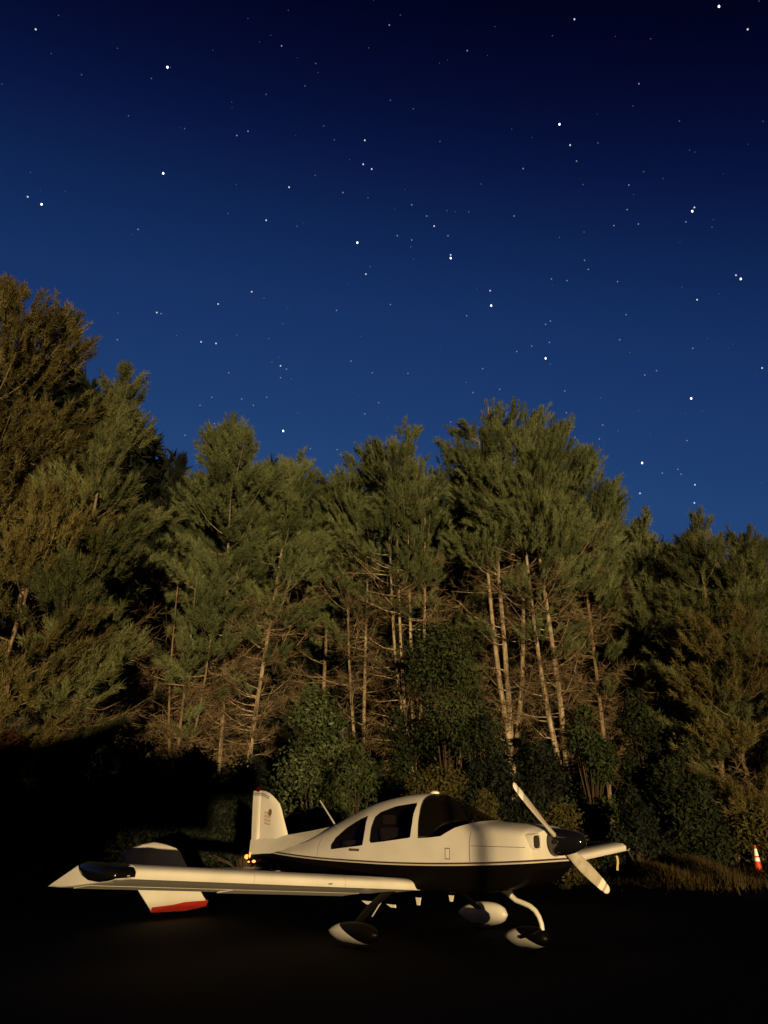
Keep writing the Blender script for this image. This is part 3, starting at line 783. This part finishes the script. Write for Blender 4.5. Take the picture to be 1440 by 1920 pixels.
# cooling inlets on the nose, each a lip round a dark duct
for s in (-1, 1):
    yc, zc, x0 = s * .375, 1.205, 2.085
    def rr(hw, hh, x, k=20, p=4):
        o = []
        for i in range(k):
            a = 2 * math.pi * i / k; c_, s_ = math.cos(a), math.sin(a)
            o.append((x, yc + hw * math.copysign(abs(c_) ** (2 / p), c_), zc + hh * math.copysign(abs(s_) ** (2 / p), s_)))
        return o
    V, F = loft([rr(.098, .090, x0 - .06), rr(.096, .088, x0 + .045), rr(.090, .083, x0 + .066), rr(.078, .071, x0 + .062), rr(.072, .066, x0 + .03)], False)
    lip = mesh_py('air_inlet', V, F, M_white, ac, angle=50)
    V, F = [*rr(.0735, .0675, x0 + .042)], [tuple(range(20))]
    mesh_py('inlet_duct', V, F, M_dark, lip, smooth=False, recalc=False)

# roof strobe, antenna
V, F = loft([[(.24 + r_ * 1.3 * math.cos(a), r_ * math.sin(a), top_z(.24) + z) for a in np.linspace(0, 2 * math.pi, 12, endpoint=False)] for r_, z in ((.055, -.01), (.055, .012), (.042, .026), (.015, .034))])
mesh_py('roof_light', V, F, M_tip, ac)
V, F = tube([(-1.80, 0, 1.33), (-1.99, 0, 1.51), (-2.20, 0, 1.705)], [.014, .012, .010], 8); mesh_py('antenna', V, F, M_metal, ac)

# dorsal fairing, fin, rudder
def slab(rows_):                                              # rows: (x, z, half thickness)
    V = [(x, h, z) for x, z, h in rows_] + [(x, -h, z) for x, z, h in rows_]
    return V
dors = []
for x, zb, hb_, zt, ht in ((-1.66, 1.37, .02, 1.385, .012), (-2.0, 1.245, .135, 1.315, .03), (-2.4, 1.095, .185, 1.262, .036), (-2.8, 1.0, .185, 1.217, .040), (-3.2, .915, .172, 1.17, .042), (-3.6, .875, .10, 1.14, .040), (-3.98, .83, .046, 1.11, .026)):
    dors.append([(x, hb_, zb), (x, ht, zt - .012), (x, ht * .5, zt), (x, -ht * .5, zt), (x, -ht, zt - .012), (x, -hb_, zb), (x, 0, zb - .04)])
V, F = loft(dors); mesh_py('dorsal_fairing', V, F, M_white, ac, angle=25)

def fin_loft(stations, name, mat, parent):                    # stations: z, x leading, x trailing, half thickness
    rings_ = []
    for z, xl, xt, h in stations:
        r_ = []
        for t in (0, .03, .1, .25, .5, .8, 1.0):
            r_.append((xl + (xt - xl) * t, h * (0 if t == 0 else min(1, (t / .25) ** .55) if t <= .25 else 1 - .35 * (t - .25) / .75), z))
        l_ = [(x, -y, zz) for x, y, zz in r_[1:]][::-1]
        rings_.append(r_ + l_)
    V_, F_ = loft(rings_); return mesh_py(name, V_, F_, mat, parent, angle=40)
fin = fin_loft([(1.10, -2.96, -3.72, .05), (1.19, -2.985, -3.72, .048), (1.44, -3.115, -3.735, .042), (1.60, -3.195, -3.745, .037), (1.67, -3.245, -3.75, .034), (1.74, -3.345, -3.752, .030), (1.80, -3.445, -3.754, .026), (1.845, -3.535, -3.756, .020), (1.875, -3.64, -3.758, .012), (1.888, -3.72, -3.76, .004)], 'fin', M_white, ac)
fin_loft([(.86, -3.99, -4.03, .026), (1.12, -3.735, -3.965, .034), (1.44, -3.745, -3.98, .03), (1.67, -3.76, -3.99, .025), (1.80, -3.765, -3.998, .02), (1.86, -3.768, -4.0, .014), (1.889, -3.77, -3.995, .004)], 'rudder', M_white, ac)
for k, (z0, z1) in enumerate(((1.842, 1.855), (1.814, 1.825))):   # two dark bands round the fin cap
    pts = []
    for t in np.linspace(0, 1, 12):
        x = -4.0 + t * .52; drop = .085 * max(0, (t - .35) / .65) ** 1.8
        hh = .021 if x < -3.76 else .026
        pts.append((x, z0 - drop, z1 - drop, hh * (1.18 - .3 * t) + .004))
    V = []
    for x, a_, b_, hh in pts: V += [(x, -hh, a_), (x, -hh, b_)]
    for x, a_, b_, hh in pts: V += [(x, hh, a_), (x, hh, b_)]
    F = [(2 * i, 2 * i + 1, 2 * i + 3, 2 * i + 2) for i in range(11)] + [(24 + 2 * i, 24 + 2 * i + 2, 24 + 2 * i + 3, 24 + 2 * i + 1) for i in range(11)]
    mesh_py('fin_band', V, F, M_stripe, fin, smooth=False, recalc=False)
# waving flag emblem on both sides of the fin: dark field, pale and mid stripes
for s in (-1, 1):
    fl = None
    def patch(name, pts, m, par, off):
        return mesh_py(name, [(x, s * (.040 + off), z) for x, z in pts], [tuple(range(len(pts)))], m, par, smooth=False, recalc=False)
    for k in range(7):
        xs_ = np.linspace(-3.42, -3.60, 8); wz = lambda x: 1.545 - .028 * k + .012 * math.sin((x + 3.4) * 26) - .1 * (x + 3.42) * -0.35
        top_ = [(x, wz(x)) for x in xs_]; bot_ = [(x, wz(x) - .026) for x in xs_][::-1]
        o = patch('flag_stripe', top_ + bot_, M_flagmid if k % 2 == 0 else M_flagpale, fin, .0015)
    patch('flag_field', [(-3.445 + .052 * math.cos(a), 1.535 + .060 * math.sin(a) + .15 * .052 * math.cos(a)) for a in np.linspace(0, 2 * math.pi, 9, endpoint=False)], M_flagdark, fin, .003)

# fin-top beacon, and tail glints: reflections made as glowing blobs
V, F = loft([[(-3.86 + r_ * math.cos(a), r_ * math.sin(a), 1.885 + z) for a in np.linspace(0, 2 * math.pi, 12, endpoint=False)] for r_, z in ((.035, -.012), (.036, .03), (.028, .055), (.008, .068))])
mesh_py('beacon', V, F, M_beacon, ac)
def bulb(name, c, r_, m, par, e=(1, 1, 1)):
    rings_ = []
    for v in np.linspace(-1, 1, 7):
        q = math.sqrt(max(0.0, 1 - v * v)) * r_ + 1e-4
        rings_.append([(c[0] + e[0] * q * math.cos(a), c[1] + e[1] * q * math.sin(a), c[2] + e[2] * v * r_) for a in np.linspace(0, 2 * math.pi, 10, endpoint=False)])
    V_, F_ = loft(rings_); return mesh_py(name, V_, F_, m, par, angle=80)
tl = bulb('tail_glint', (-4.02, -.055, .84), .040, M_tail_glint, ac)
bulb('glint_rim', (-3.91, -.072, .87), .030, M_tail_glint, tl, (.35, .5, 1.6))
bulb('glint_spot', (-3.68, -.15, .785), .030, M_tail_glint, tl, (1.6, .6, .8))
bulb('glint_spot', (-3.88, -.11, .77), .020, M_tail_glint, tl, (1.6, .6, .7))

# ---- wings
def naca(t):                                                  # half thickness at chord fraction
    return 5 * .125 * (.2969 * math.sqrt(t) - .1260 * t - .3516 * t * t + .2843 * t ** 3 - .1036 * t ** 4)
TF = [0, .004, .015, .035, .07, .13, .22, .34, .48, .62, .72]
LEX, TEX = .405, -.95
def wing_line(Y):
    k = (Y - .6) / (4.42 - .6)
    return .672 + (.982 - .672) * k, .482 + (.775 - .482) * k
def wing_pt(Y, t, up, s, sc=1.0):
    zl, zt = wing_line(Y); ch = LEX - TEX; h = naca(t) * ch * sc * (1.2 if up else .92)
    x = LEX - ch * t - .075 * max(0.0, 1 - (Y - .4) / 1.6) * (1 - t); z = zl + (zt - zl) * t ** 1.25
    if not up: h = .056 * min(1.0, math.sqrt(t / .012)) if t < .3 else .056 * (1 - (t - .3) / .7) + .002
    return (x, s * Y * (1.06 if s > 0 else 1.0), z + (h if up else -h))
for s in (-1, 1):
    near = s == -1
    Ys = np.linspace(.40, 4.42, 9)
    rings_ = [[wing_pt(Y, t, True, s) for t in TF[::-1]] + [wing_pt(Y, t, False, s) for t in TF[1:]] for Y in Ys]
    V, F = loft(rings_); wing = mesh_py('wing', V, F, M_white, ac, angle=40)
    for nm, ya, yb in (('flap', .62, 2.62), ('aileron', 2.65, 4.40)):
        ts = (.728, .76, .84, .92, 1.0); rings_ = []
        for Y in (ya, (ya + yb) / 2, yb):
            dz = -.012 if nm == 'flap' else 0.0
            up = [wing_pt(Y, t, True, s) for t in ts]; lo = [wing_pt(Y, t, False, s) for t in ts[::-1]]
            up = [(x, y, z + dz * (i / 4)) for i, (x, y, z) in enumerate(up)]; lo = [(x, y, z + dz * ((4 - i) / 4) - .002) for i, (x, y, z) in enumerate(lo)]
            rings_.append(up + lo)
        V, F = loft(rings_); mesh_py(nm, V, F, M_white, wing, angle=40)
    # upswept tip fairing: aerofoil end grows into a raised triangular rear plate
    end = [(-1.13, .79), (-.90, .872), (-.62, .968), (-.40, 1.045), (-.20, 1.062), (.05, 1.062), (.22, 1.045), (.33, 1.015), (.385, .975), (.36, .930), (.22, .900), (0, .878), (-.25, .852), (-.50, .825), (-.80, .80)]
    rings_ = []
    base = []
    for x, z in end:                                          # matching points on the wing end rib
        t = min(1.0, max(0.0, (LEX - x) / (LEX - TEX))); zl, zt = wing_line(4.42); zm = zl + (zt - zl) * t ** 1.25
        base.append(wing_pt(4.425, t, z > zm, s))
    rings_.append(base)
    for f_, yy in ((.45, 4.50), (.85, 4.57), (1.0, 4.60)):
        yy *= 1.06 if s > 0 else 1.0
        rings_.append([(b_[0] + (e_[0] - b_[0]) * f_, s * yy, b_[2] + (e_[1] - b_[2]) * f_) for b_, e_ in zip(base, end)])
    c_ = np.array(end).mean(0)
    rings_.append([(c_[0] + (x - c_[0]) * .93, s * 4.612 * (1.06 if s > 0 else 1.0), c_[1] + (z - c_[1]) * .90) for x, z in end])
    V, F = loft(rings_); tp = mesh_py('wing_tip', V, F, M_white, wing, angle=35)
    # dark lens covering the forward part of the tip, scooped along its rear edge
    lens = [(-.405, 1.046), (-.36, .985), (-.26, .928), (-.10, .893), (.08, .892), (.24, .910), (.345, .93), (.402, .945), (.412, .985), (.372, 1.022), (.25, 1.054), (.05, 1.068), (-.20, 1.068)]
    cl = np.array(lens).mean(0)
    rings_ = [[(x, s * yy * (1.06 if s > 0 else 1.0), z) for x, z in [tuple(cl + (np.array(p) - cl) * f_) for p in lens]] for yy, f_ in ((4.43, 1.0), (4.60, 1.0), (4.635, .97), (4.675, .80), (4.70, .5), (4.705, .2))]
    V, F = loft(rings_); ln = mesh_py('tip_lens', V, F, M_lens, wing, angle=50)
    bulb('lamp_bulb', (.02, s * 4.66 * (1.06 if s > 0 else 1.0), .985), .055, M_lens, wing, (1.2, .9, .8))
    yl = s * 4.50 * (1.06 if s > 0 else 1.0); V, F = box(.27, .415, yl - .012, yl + .012, .955, .962) ; mesh_py('lens_strip', V, F, M_metal, wing, smooth=False)
    # small fittings: fuel cap, stall vane, root fairing
    zl, zt = wing_line(2.55)
    V, F = loft([[(.12 + .04 * math.cos(a), s * (2.55 + .04 * math.sin(a)) * (1.06 if s > 0 else 1.0), wing_pt(2.55, .21, True, s)[2] + z) for a in np.linspace(0, 2 * math.pi, 14, endpoint=False)] for z in (-.01, .008)])
    mesh_py('fuel_cap', V, F, M_metal, wing)
    zl, _ = wing_line(2.0)
    ysv = s * 2.0 * (1.06 if s > 0 else 1.0); V, F = box(.395, .425, ysv - .018, ysv + .018, zl - .030, zl - .020); mesh_py('stall_vane', V, F, M_dark, wing, smooth=False)
    for Y in (1.75, 3.05):                                    # skin joints
        V = []
        for t in TF[:9][::-1]: x, y, z = wing_pt(Y, t, True, s); V += [(x + (.001 if t < .01 else 0), y - .003, z + .0012), (x, y + .003, z + .0012)]
        for t in TF[1:9]: x, y, z = wing_pt(Y, t, False, s); V += [(x, y - .003, z - .0012), (x, y + .003, z - .0012)]
        mesh_py('skin_joint', V, [(2 * i, 2 * i + 1, 2 * i + 3, 2 * i + 2) for i in range(len(V) // 2 - 1)], M_flagmid, wing, smooth=False, recalc=False)

# ---- tailplane: fixed slab, drooped balanced elevator with red trailing edge
EL = [(-3.694, 2.486, .873), (-3.635, 2.497, .975), (-3.592, 2.377, 1.044), (-3.563, 2.228, 1.092), (-3.546, 2.066, 1.118), (-3.563, 1.876, 1.084), (-3.592, 1.671, 1.027), (-3.626, 1.571, .963), (-3.711, 1.42, .805), (-3.846, 1.14, .546), (-3.952, .928, .339), (-4.015, .787, .212), (-4.045, .782, .156), (-4.083, 1.141, .11), (-4.096, 1.706, .127), (-3.952, 2.002, .402), (-3.838, 2.236, .614)]
RED = [(-3.996, .782, .235), (-4.045, .778, .150), (-4.083, 1.141, .104), (-4.098, 1.715, .120), (-4.058, 1.735, .195), (-4.020, 1.40, .205), (-4.012, 1.20, .235)]
def sheet(P_, s, th, off=0.0):
    n = len(P_); nv = Vector((.80, -.0, -.25)).normalized()
    a_ = [Vector((x, s * y, z)) + nv * (th / 2 + off) for x, y, z in P_]; b_ = [Vector((x, s * y, z)) - nv * (th / 2 + off) for x, y, z in P_]
    V_ = [tuple(v) for v in a_ + b_]
    F_ = [tuple(range(n)), tuple(range(n, 2 * n))[::-1]] + [(i, i + n, (i + 1) % n + n, (i + 1) % n) for i in range(n)]
    return V_, F_
for s in (-1, 1):
    rings_ = [[(-3.36, s * y, .68 + .03 * k), (-3.42, s * y, .705 + .03 * k), (-3.72, s * y, .70 + .03 * k), (-3.78, s * y, .68 + .03 * k), (-3.72, s * y, .655 + .03 * k), (-3.42, s * y, .65 + .03 * k)] for y, k in ((.04, 0), (1.0, .6), (1.95, 1.0))]
    V, F = loft(rings_); mesh_py('tailplane', V, F, M_white, ac, angle=40)
    V, F = sheet(EL if s < 0 else [p for p in EL if p[2] > .5], s, .045); el = mesh_py('elevator', V, F, M_white, ac, bevel=.012)
    if s < 0:
        V, F = sheet(RED, s, .05); mesh_py('elevator_edge', V, F, M_red, el, smooth=False)['label'] = 'red trailing edge of the white elevator'

# ---- propeller
prop = empty('propeller', (0, 0, 0)); prop.parent = ac
HX, HZ = 2.20, 1.19
rings_ = []
for u in np.linspace(0, 1, 14):
    x = 2.115 + .44 * u; r_ = .152 * math.sqrt(max(0, 1 - u ** 2.1)) + .0015
    rings_.append([(x, r_ * math.cos(a), 1.195 + .012 * u + r_ * math.sin(a)) for a in np.linspace(0, 2 * math.pi, 32, endpoint=False)])
V, F = loft(rings_); sp_ = mesh_py('spinner', V, F, M_spinner, prop, angle=60)
rings_ = [[(x, .158 * math.cos(a), 1.195 + .158 * math.sin(a)) for a in np.linspace(0, 2 * math.pi, 32, endpoint=False)] for x in (2.10, 2.135)]
V, F = loft(rings_); mesh_py('back_plate', V, F, M_spinner, prop, angle=40)
def blade(tipy, tipz, name='blade'):
    d = Vector((0, tipy, tipz - HZ)); Lb = d.length; d.normalize()
    tang = Vector((1, 0, 0)).cross(d).normalized()
    secs = [(.11, .075, .030, 55), (.20, .105, .026, 47), (.33, .135, .020, 38), (.50, .148, .015, 29), (.70, .138, .011, 23), (.86, .118, .008, 19), (.96, .092, .006, 17), (.992, .062, .005, 16), (1.0, .03, .003, 16)]
    def rng_(f0, f1, grow=0.0):
        rs = []
        fr = [q for q in (s0[0] for s0 in secs) if f0 < q < f1]; fr = [f0] + fr + [f1]
        for f_ in fr:
            ch, th, tw = (float(np.interp(f_, [q[0] for q in secs], [q[k] for q in secs])) for k in (1, 2, 3))
            cd = tang * math.cos(R(tw)) + Vector((1, 0, 0)) * math.sin(R(tw))
            nd = d.cross(cd).normalized(); o = Vector((HX, 0, HZ)) + d * Lb * f_
            rs.append([tuple(o + cd * (ch / 2 + grow) * math.cos(a) + nd * (th + grow) * math.sin(a)) for a in np.linspace(0, 2 * math.pi, 16, endpoint=False)])
        return rs
    V_, F_ = loft(rng_(.11, 1.0)); b_ = mesh_py(name, V_, F_, M_blade, prop, angle=60)
    for f0, f1 in ((.80, .885), (.925, 1.0)):
        V_, F_ = loft(rng_(f0, f1, .002)); mesh_py('tip_band', V_, F_, M_tip, prop, angle=60)
    return b_
blade(-.847, 1.818); blade(.984, .614)

# ---- landing gear
V, F = tube([(1.34, 0, .66), (1.45, 0, .575), (1.52, 0, .535), (1.63, 0, .512), (1.72, 0, .485), (1.79, 0, .44), (1.835, 0, .38), (1.862, 0, .31), (1.868, 0, .25)], [.034, .033, .030, .030, .030, .029, .028, .027, .027], 12)
ng = mesh_py('nose_strut', V, F, M_white, ac, angle=60)
V, F = tube([(1.30, -.03, .68), (1.46, -.03, .60)], [.05, .045], 10); mesh_py('strut_boot', V, F, M_rubber, ng)
for s in (-1, 1):
    V, F = tube([(1.868, 0, .26), (1.80, s * .10, .21), (1.63, s * .115, .165)], [.022, .02, .018], 8); mesh_py('fork', V, F, M_black, ng)

def pant(name, cx, cy, L0, L1, hh, w, flip=False, lo=.05):
    """streamlined wheel fairing: white shell, glossy dark upper nose"""
    rings_ = []; n = 14
    for i in range(n + 1):
        u = i / n; x = cx + L1 - (L1 - L0) * u                 # nose to tail
        q = (.42 - u) / .42 if u < .42 else (u - .42) / .58
        r_ = max(.04, max(0.0, 1 - q ** 2.3) ** (.55 if u < .42 else .8))
        zc = lo + hh * (.50 - .10 * u); top = zc + hh * .5 * r_; bot = max(lo, zc - hh * .48 * r_)
        hw = w * r_
        rings_.append([(x, cy + hw * math.copysign(abs(math.cos(a)) ** .95, math.cos(a)), (top + bot) / 2 + (top - bot) / 2 * math.copysign(abs(math.sin(a)) ** .95, math.sin(a))) for a in np.linspace(0, 2 * math.pi, 18, endpoint=False)])
    V_, F_ = loft(rings_)
    o = mesh_py(name, V_, F_, None or M_white, ac, angle=60)
    return o
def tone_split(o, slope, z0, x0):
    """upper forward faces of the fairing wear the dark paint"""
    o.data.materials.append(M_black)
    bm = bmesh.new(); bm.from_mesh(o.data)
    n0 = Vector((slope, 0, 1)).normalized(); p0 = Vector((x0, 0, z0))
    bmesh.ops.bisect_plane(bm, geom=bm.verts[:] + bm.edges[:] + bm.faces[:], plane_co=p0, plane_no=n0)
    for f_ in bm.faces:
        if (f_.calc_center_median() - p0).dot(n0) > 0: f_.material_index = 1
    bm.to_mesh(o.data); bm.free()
def wheel(par, cx, cy, r_=.165, w=.055):
    V_, F_ = loft([[(cx + q * math.cos(a), cy + y_, r_ + q * math.sin(a)) for a in np.linspace(0, 2 * math.pi, 24, endpoint=False)] for y_, q in ((-w, r_ * .75), (-w, r_ * .93), (-w * .5, r_), (w * .5, r_), (w, r_ * .93), (w, r_ * .75))])
    t_ = mesh_py('tyre', V_, F_, M_rubber, par, angle=40)
    return t_
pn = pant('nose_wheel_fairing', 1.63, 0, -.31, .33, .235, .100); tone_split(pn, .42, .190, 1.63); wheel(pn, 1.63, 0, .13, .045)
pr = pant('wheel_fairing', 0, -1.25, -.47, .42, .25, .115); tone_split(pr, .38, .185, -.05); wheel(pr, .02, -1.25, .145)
pl = pant('wheel_fairing', 0, 1.25, -.47, .42, .31, .115); wheel(pl, .02, 1.25, .145)
for s in (-1, 1):
    pts = [(-.10, s * .36, .63), (-.08, s * .62, .555), (-.05, s * .92, .42), (-.03, s * 1.13, .29), (-.02, s * 1.20, .20)]
    rings_ = [[(x + dx, y, z + dz) for dx, dz in ((w_, 0), (w_ * .6, .017), (-w_ * .6, .017), (-w_, 0), (-w_ * .6, -.017), (w_ * .6, -.017))] for (x, y, z), w_ in zip(pts, (.11, .10, .085, .07, .065))]
    V, F = loft(rings_); mesh_py('gear_leg', V, F, M_black, ac, angle=50)

# ---- small pale blades and brackets under the belly
def fin_blade(name, p, dx, dz, th=.010, rake=.0):
    x, y, z = p
    V_ = [(x - dx, y - th, z), (x + dx, y - th, z), (x + dx * .5 + rake, y - th, z - dz), (x - dx * .5 + rake, y - th, z - dz)]
    V_ += [(a_, b_ + 2 * th, c_) for a_, b_, c_ in V_]
    return mesh_py(name, V_, [(0, 1, 2, 3), (7, 6, 5, 4), (0, 4, 5, 1), (1, 5, 6, 2), (2, 6, 7, 3), (3, 7, 4, 0)], M_white, ac, smooth=False)
fin_blade('belly_antenna', (.09, -.2, .49), .042, .09); fin_blade('belly_antenna', (.66, -.2, .55), .036, .07)
fin_blade('flap_bracket', (-.90, -.2, .385), .09, .04, .012, .05); fin_blade('flap_bracket', (-.42, -.2, .375), .08, .035, .012, .05)
V, F = tube([(-.50, -.30, .41), (-.66, -.32, .22)], .009, 6); mesh_py('brake_line', V, F, M_metal, ac)

# ---- strap hanging below the far wing
V, F = [], []
sx, sy = .72, 3.8
rings_ = [[(sx + a_ + .012 * math.sin(k * .8), sy + b_, .885 - .215 * k / 6) for a_, b_ in ((-.016, -.004), (.016, -.004), (.016, .004), (-.016, .004))] for k in range(7)]
V, F = loft(rings_); V = [tuple(ac_m @ Vector(v)) for v in V] if (ac_m := Matrix.Translation((.53, 11.4, 0)) @ Matrix.Rotation(R(-45.6), 4, 'Z')) else V
st = mesh_py('tie_down_strap', V, F, M_strap, None, smooth=False)
tag(st, 'short pale yellow strap hanging below the far wing tip', 'strap')

# ---- traffic cone at the right
cone = empty('traffic_cone', (10.77, 24.32, 0)); tag(cone, 'red traffic cone with two white collars standing on the far edge of the apron', 'traffic cone')
def ringc(r_, z, k=24): return [(r_ * math.cos(a), r_ * math.sin(a), z) for a in np.linspace(0, 2 * math.pi, k, endpoint=False)]
V, F = loft([ringc(.112, .03), ringc(.108, .05), ringc(.026, .68), ringc(.020, .70)]); mesh_py('body', V, F, M_cone, cone)
mesh_py('base', *box(-.14, .14, -.14, .14, 0, .035), M_cone, cone, bevel=.01)
for z0, z1 in ((.27, .37), (.41, .60)):
    rad = lambda z: .108 + (.026 - .108) * (z - .05) / .63 + .003
    V, F = loft([ringc(rad(z0), z0), ringc(rad(z1), z1)], False); mesh_py('collar', V, F, M_collar, cone)

# ------------------------------------------------------------------ stars
STAR_R = 1500.0
def star_pos(px, py):
    r = ray(px, py); return Vector(r / np.linalg.norm(r)) * STAR_R + Vector((0, 0, CAM_H))
def star_mesh(name, rad, m, e=1.0):
    bm = bmesh.new(); bmesh.ops.create_icosphere(bm, subdivisions=1, radius=rad)
    for v in bm.verts: v.co.z *= e
    me = bpy.data.meshes.new(name); bm.to_mesh(me); bm.free(); me.materials.append(m); return me
M_star = [mat_emit('star_light_faint', (0.55, 0.66, 0.95), 0.22), mat_emit('star_light_dim', (0.66, 0.76, 0.98), 0.40),
          mat_emit('star_light_clear', (0.85, 0.90, 1.0), 0.9), mat_emit('star_light_bright', (1.0, 1.0, 0.98), 3.0)]
S_me = [star_mesh('star', r_, m, e) for r_, m, e in zip((1.0, 1.2, 1.4, 1.7), M_star, (1, 1, 1.15, 1.35))]
BRIGHT = [(314, 126, 'bright star highest in the upper left sky'), (306, 325, 'bright star alone in the left middle sky'),
 (78, 383, 'brighter star of the left edge pair'), (670, 455, 'lone bright star in the middle of the sky'),
 (1348, 12, 'brightest star in the top right corner'), (1049, 233, 'bright star highest right of the centre'),
 (1298, 396, 'long bright star in the dark right sky'), (531, 808, 'bright star lowest over the aircraft fin'),
 (845, 484, 'bright lower star of the tight double'), (921, 573, 'bright star straight over the tallest middle pine'),
 (1389, 523, 'brighter star of the right edge pair'), (1023, 672, 'bright star over the broad middle pine'),
 (1296, 747, 'brightest star in the low right sky'), (1005, 790, 'bright star touching the broad middle pine'),
 (1204, 868, 'bright star lowest over the right trees')]
for px, py, lb in BRIGHT:
    o = bpy.data.objects.new('star', S_me[3]); o.location = star_pos(px, py); link(o); tag(o, lb, 'star', 'bright stars')
CLEAR = [(67,55),(52,369),(684,263),(681,308),(697,317),(542,351),(499,413),(1402,55),(1077,36),(1069,272),(1302,389),(814,424),(686,514),(472,547),(409,570),(294,586),(377,641),(405,644),(526,686),(845,478),(919,545),(1380,516),(1307,562),(1429,690),(1303,909),(1200,925),(1302,943),(780,640)]
DIM = [(259,430),(643,361),(465,246),(444,254),(528,86),(730,47),(876,95),(1198,157),(1081,302),(981,316),(1179,347),(1286,416),(1176,393),(1151,423),(1197,420),(964,405),(772,384),(800,405),(840,442),(745,442),(772,450),(302,588),(220,637),(631,582),(537,692),(526,708),(429,699),(658,677),(698,699),(397,745),(375,760),(453,748),(500,745),(475,760),(402,794),(347,816),(710,755),(684,776),(582,841),(632,843),(732,571),(875,592),(1034,523),(1063,526),(1096,488),(1103,505),(1158,528),(1174,590),(1023,608),(1032,602),(1030,642),(997,649),(969,659),(905,691),(887,736),(937,730),(1059,733),(1162,637),(1299,653),(1231,695),(1209,703),(1062,774),(1067,796),(1130,797),(1078,820),(1124,823),(845,791),(1288,826),(1242,887),(1271,880),(1277,889),(765,700)]
FAINT = [(592,119),(499,177),(572,161),(241,217),(346,241),(607,236),(627,262),(591,329),(690,371),(427,400),(557,424),(153,140),(284,147),(732,188),(775,204),(825,265),(1274,227),(1093,346),(1121,268),(1207,322),(1335,426),(902,345),(838,395),(879,397),(770,463),(1049,445),(1095,435),(694,500),(495,559),(221,587),(530,607),(504,635),(331,629),(444,628),(510,679),(546,710),(558,774),(1032,683),(874,717),(1181,661),(1126,746),(1159,808)]
# a lesser star is told by its brightness and where it stands from the nearest bright one
seen_ = {}
ORD = ['nearest', 'second', 'third', 'fourth', 'fifth', 'sixth', 'seventh', 'eighth', 'ninth', 'tenth', 'eleventh', 'twelfth', 'thirteenth', 'fourteenth']
jobs = []
for lst, k, word, gp in ((CLEAR[:-1], 2, 'clear', 'stars of middling brightness'), (DIM, 1, 'dim', 'small dim stars'), (FAINT, 0, 'barely visible', 'tiny barely visible stars')):
    for px, py in lst:
        d2, bx_, by_, bl_ = min(((px - x) ** 2 + (py - y) ** 2, x, y, l_) for x, y, l_ in BRIGHT)
        if abs(px - bx_) > abs(py - by_): dr = 'left of' if px < bx_ else 'right of'
        else: dr = 'above' if py < by_ else 'below'
        jobs.append((d2, px, py, k, word, gp, dr, bl_))
for d2, px, py, k, word, gp, dr, bl_ in sorted(jobs):
    q = seen_.get((word, dr, bl_), 0); seen_[(word, dr, bl_)] = q + 1
    o = bpy.data.objects.new('star', S_me[k]); o.location = star_pos(px, py); link(o)
    tag(o, f'{ORD[q]} {word} star {dr} the {bl_}', 'star', gp)

rng = np.random.default_rng(77)
M_speck = mat_emit('star_dust_light', (0.50, 0.62, 0.95), 0.22)
V, F = [], []
for k in range(200):
    c = star_pos(rng.uniform(-250, 1690), rng.uniform(-400, 1150)); r_ = rng.uniform(0.6, 1.0)
    q = len(V); V += [tuple(c + Vector(v) * r_) for v in ((1, 0, 0), (-1, 0, 0), (0, 1, 0), (0, -1, 0), (0, 0, 1), (0, 0, -1))]
    F += [(q + a_, q + b_, q + c_) for a_, b_, c_ in ((0, 2, 4), (2, 1, 4), (1, 3, 4), (3, 0, 4), (2, 0, 5), (1, 2, 5), (3, 1, 5), (0, 3, 5))]
tag(mesh_py('star_dust', V, F, M_speck, None, smooth=False), 'scatter of stars too faint to tell apart across the sky', 'faint stars', kind='stuff')
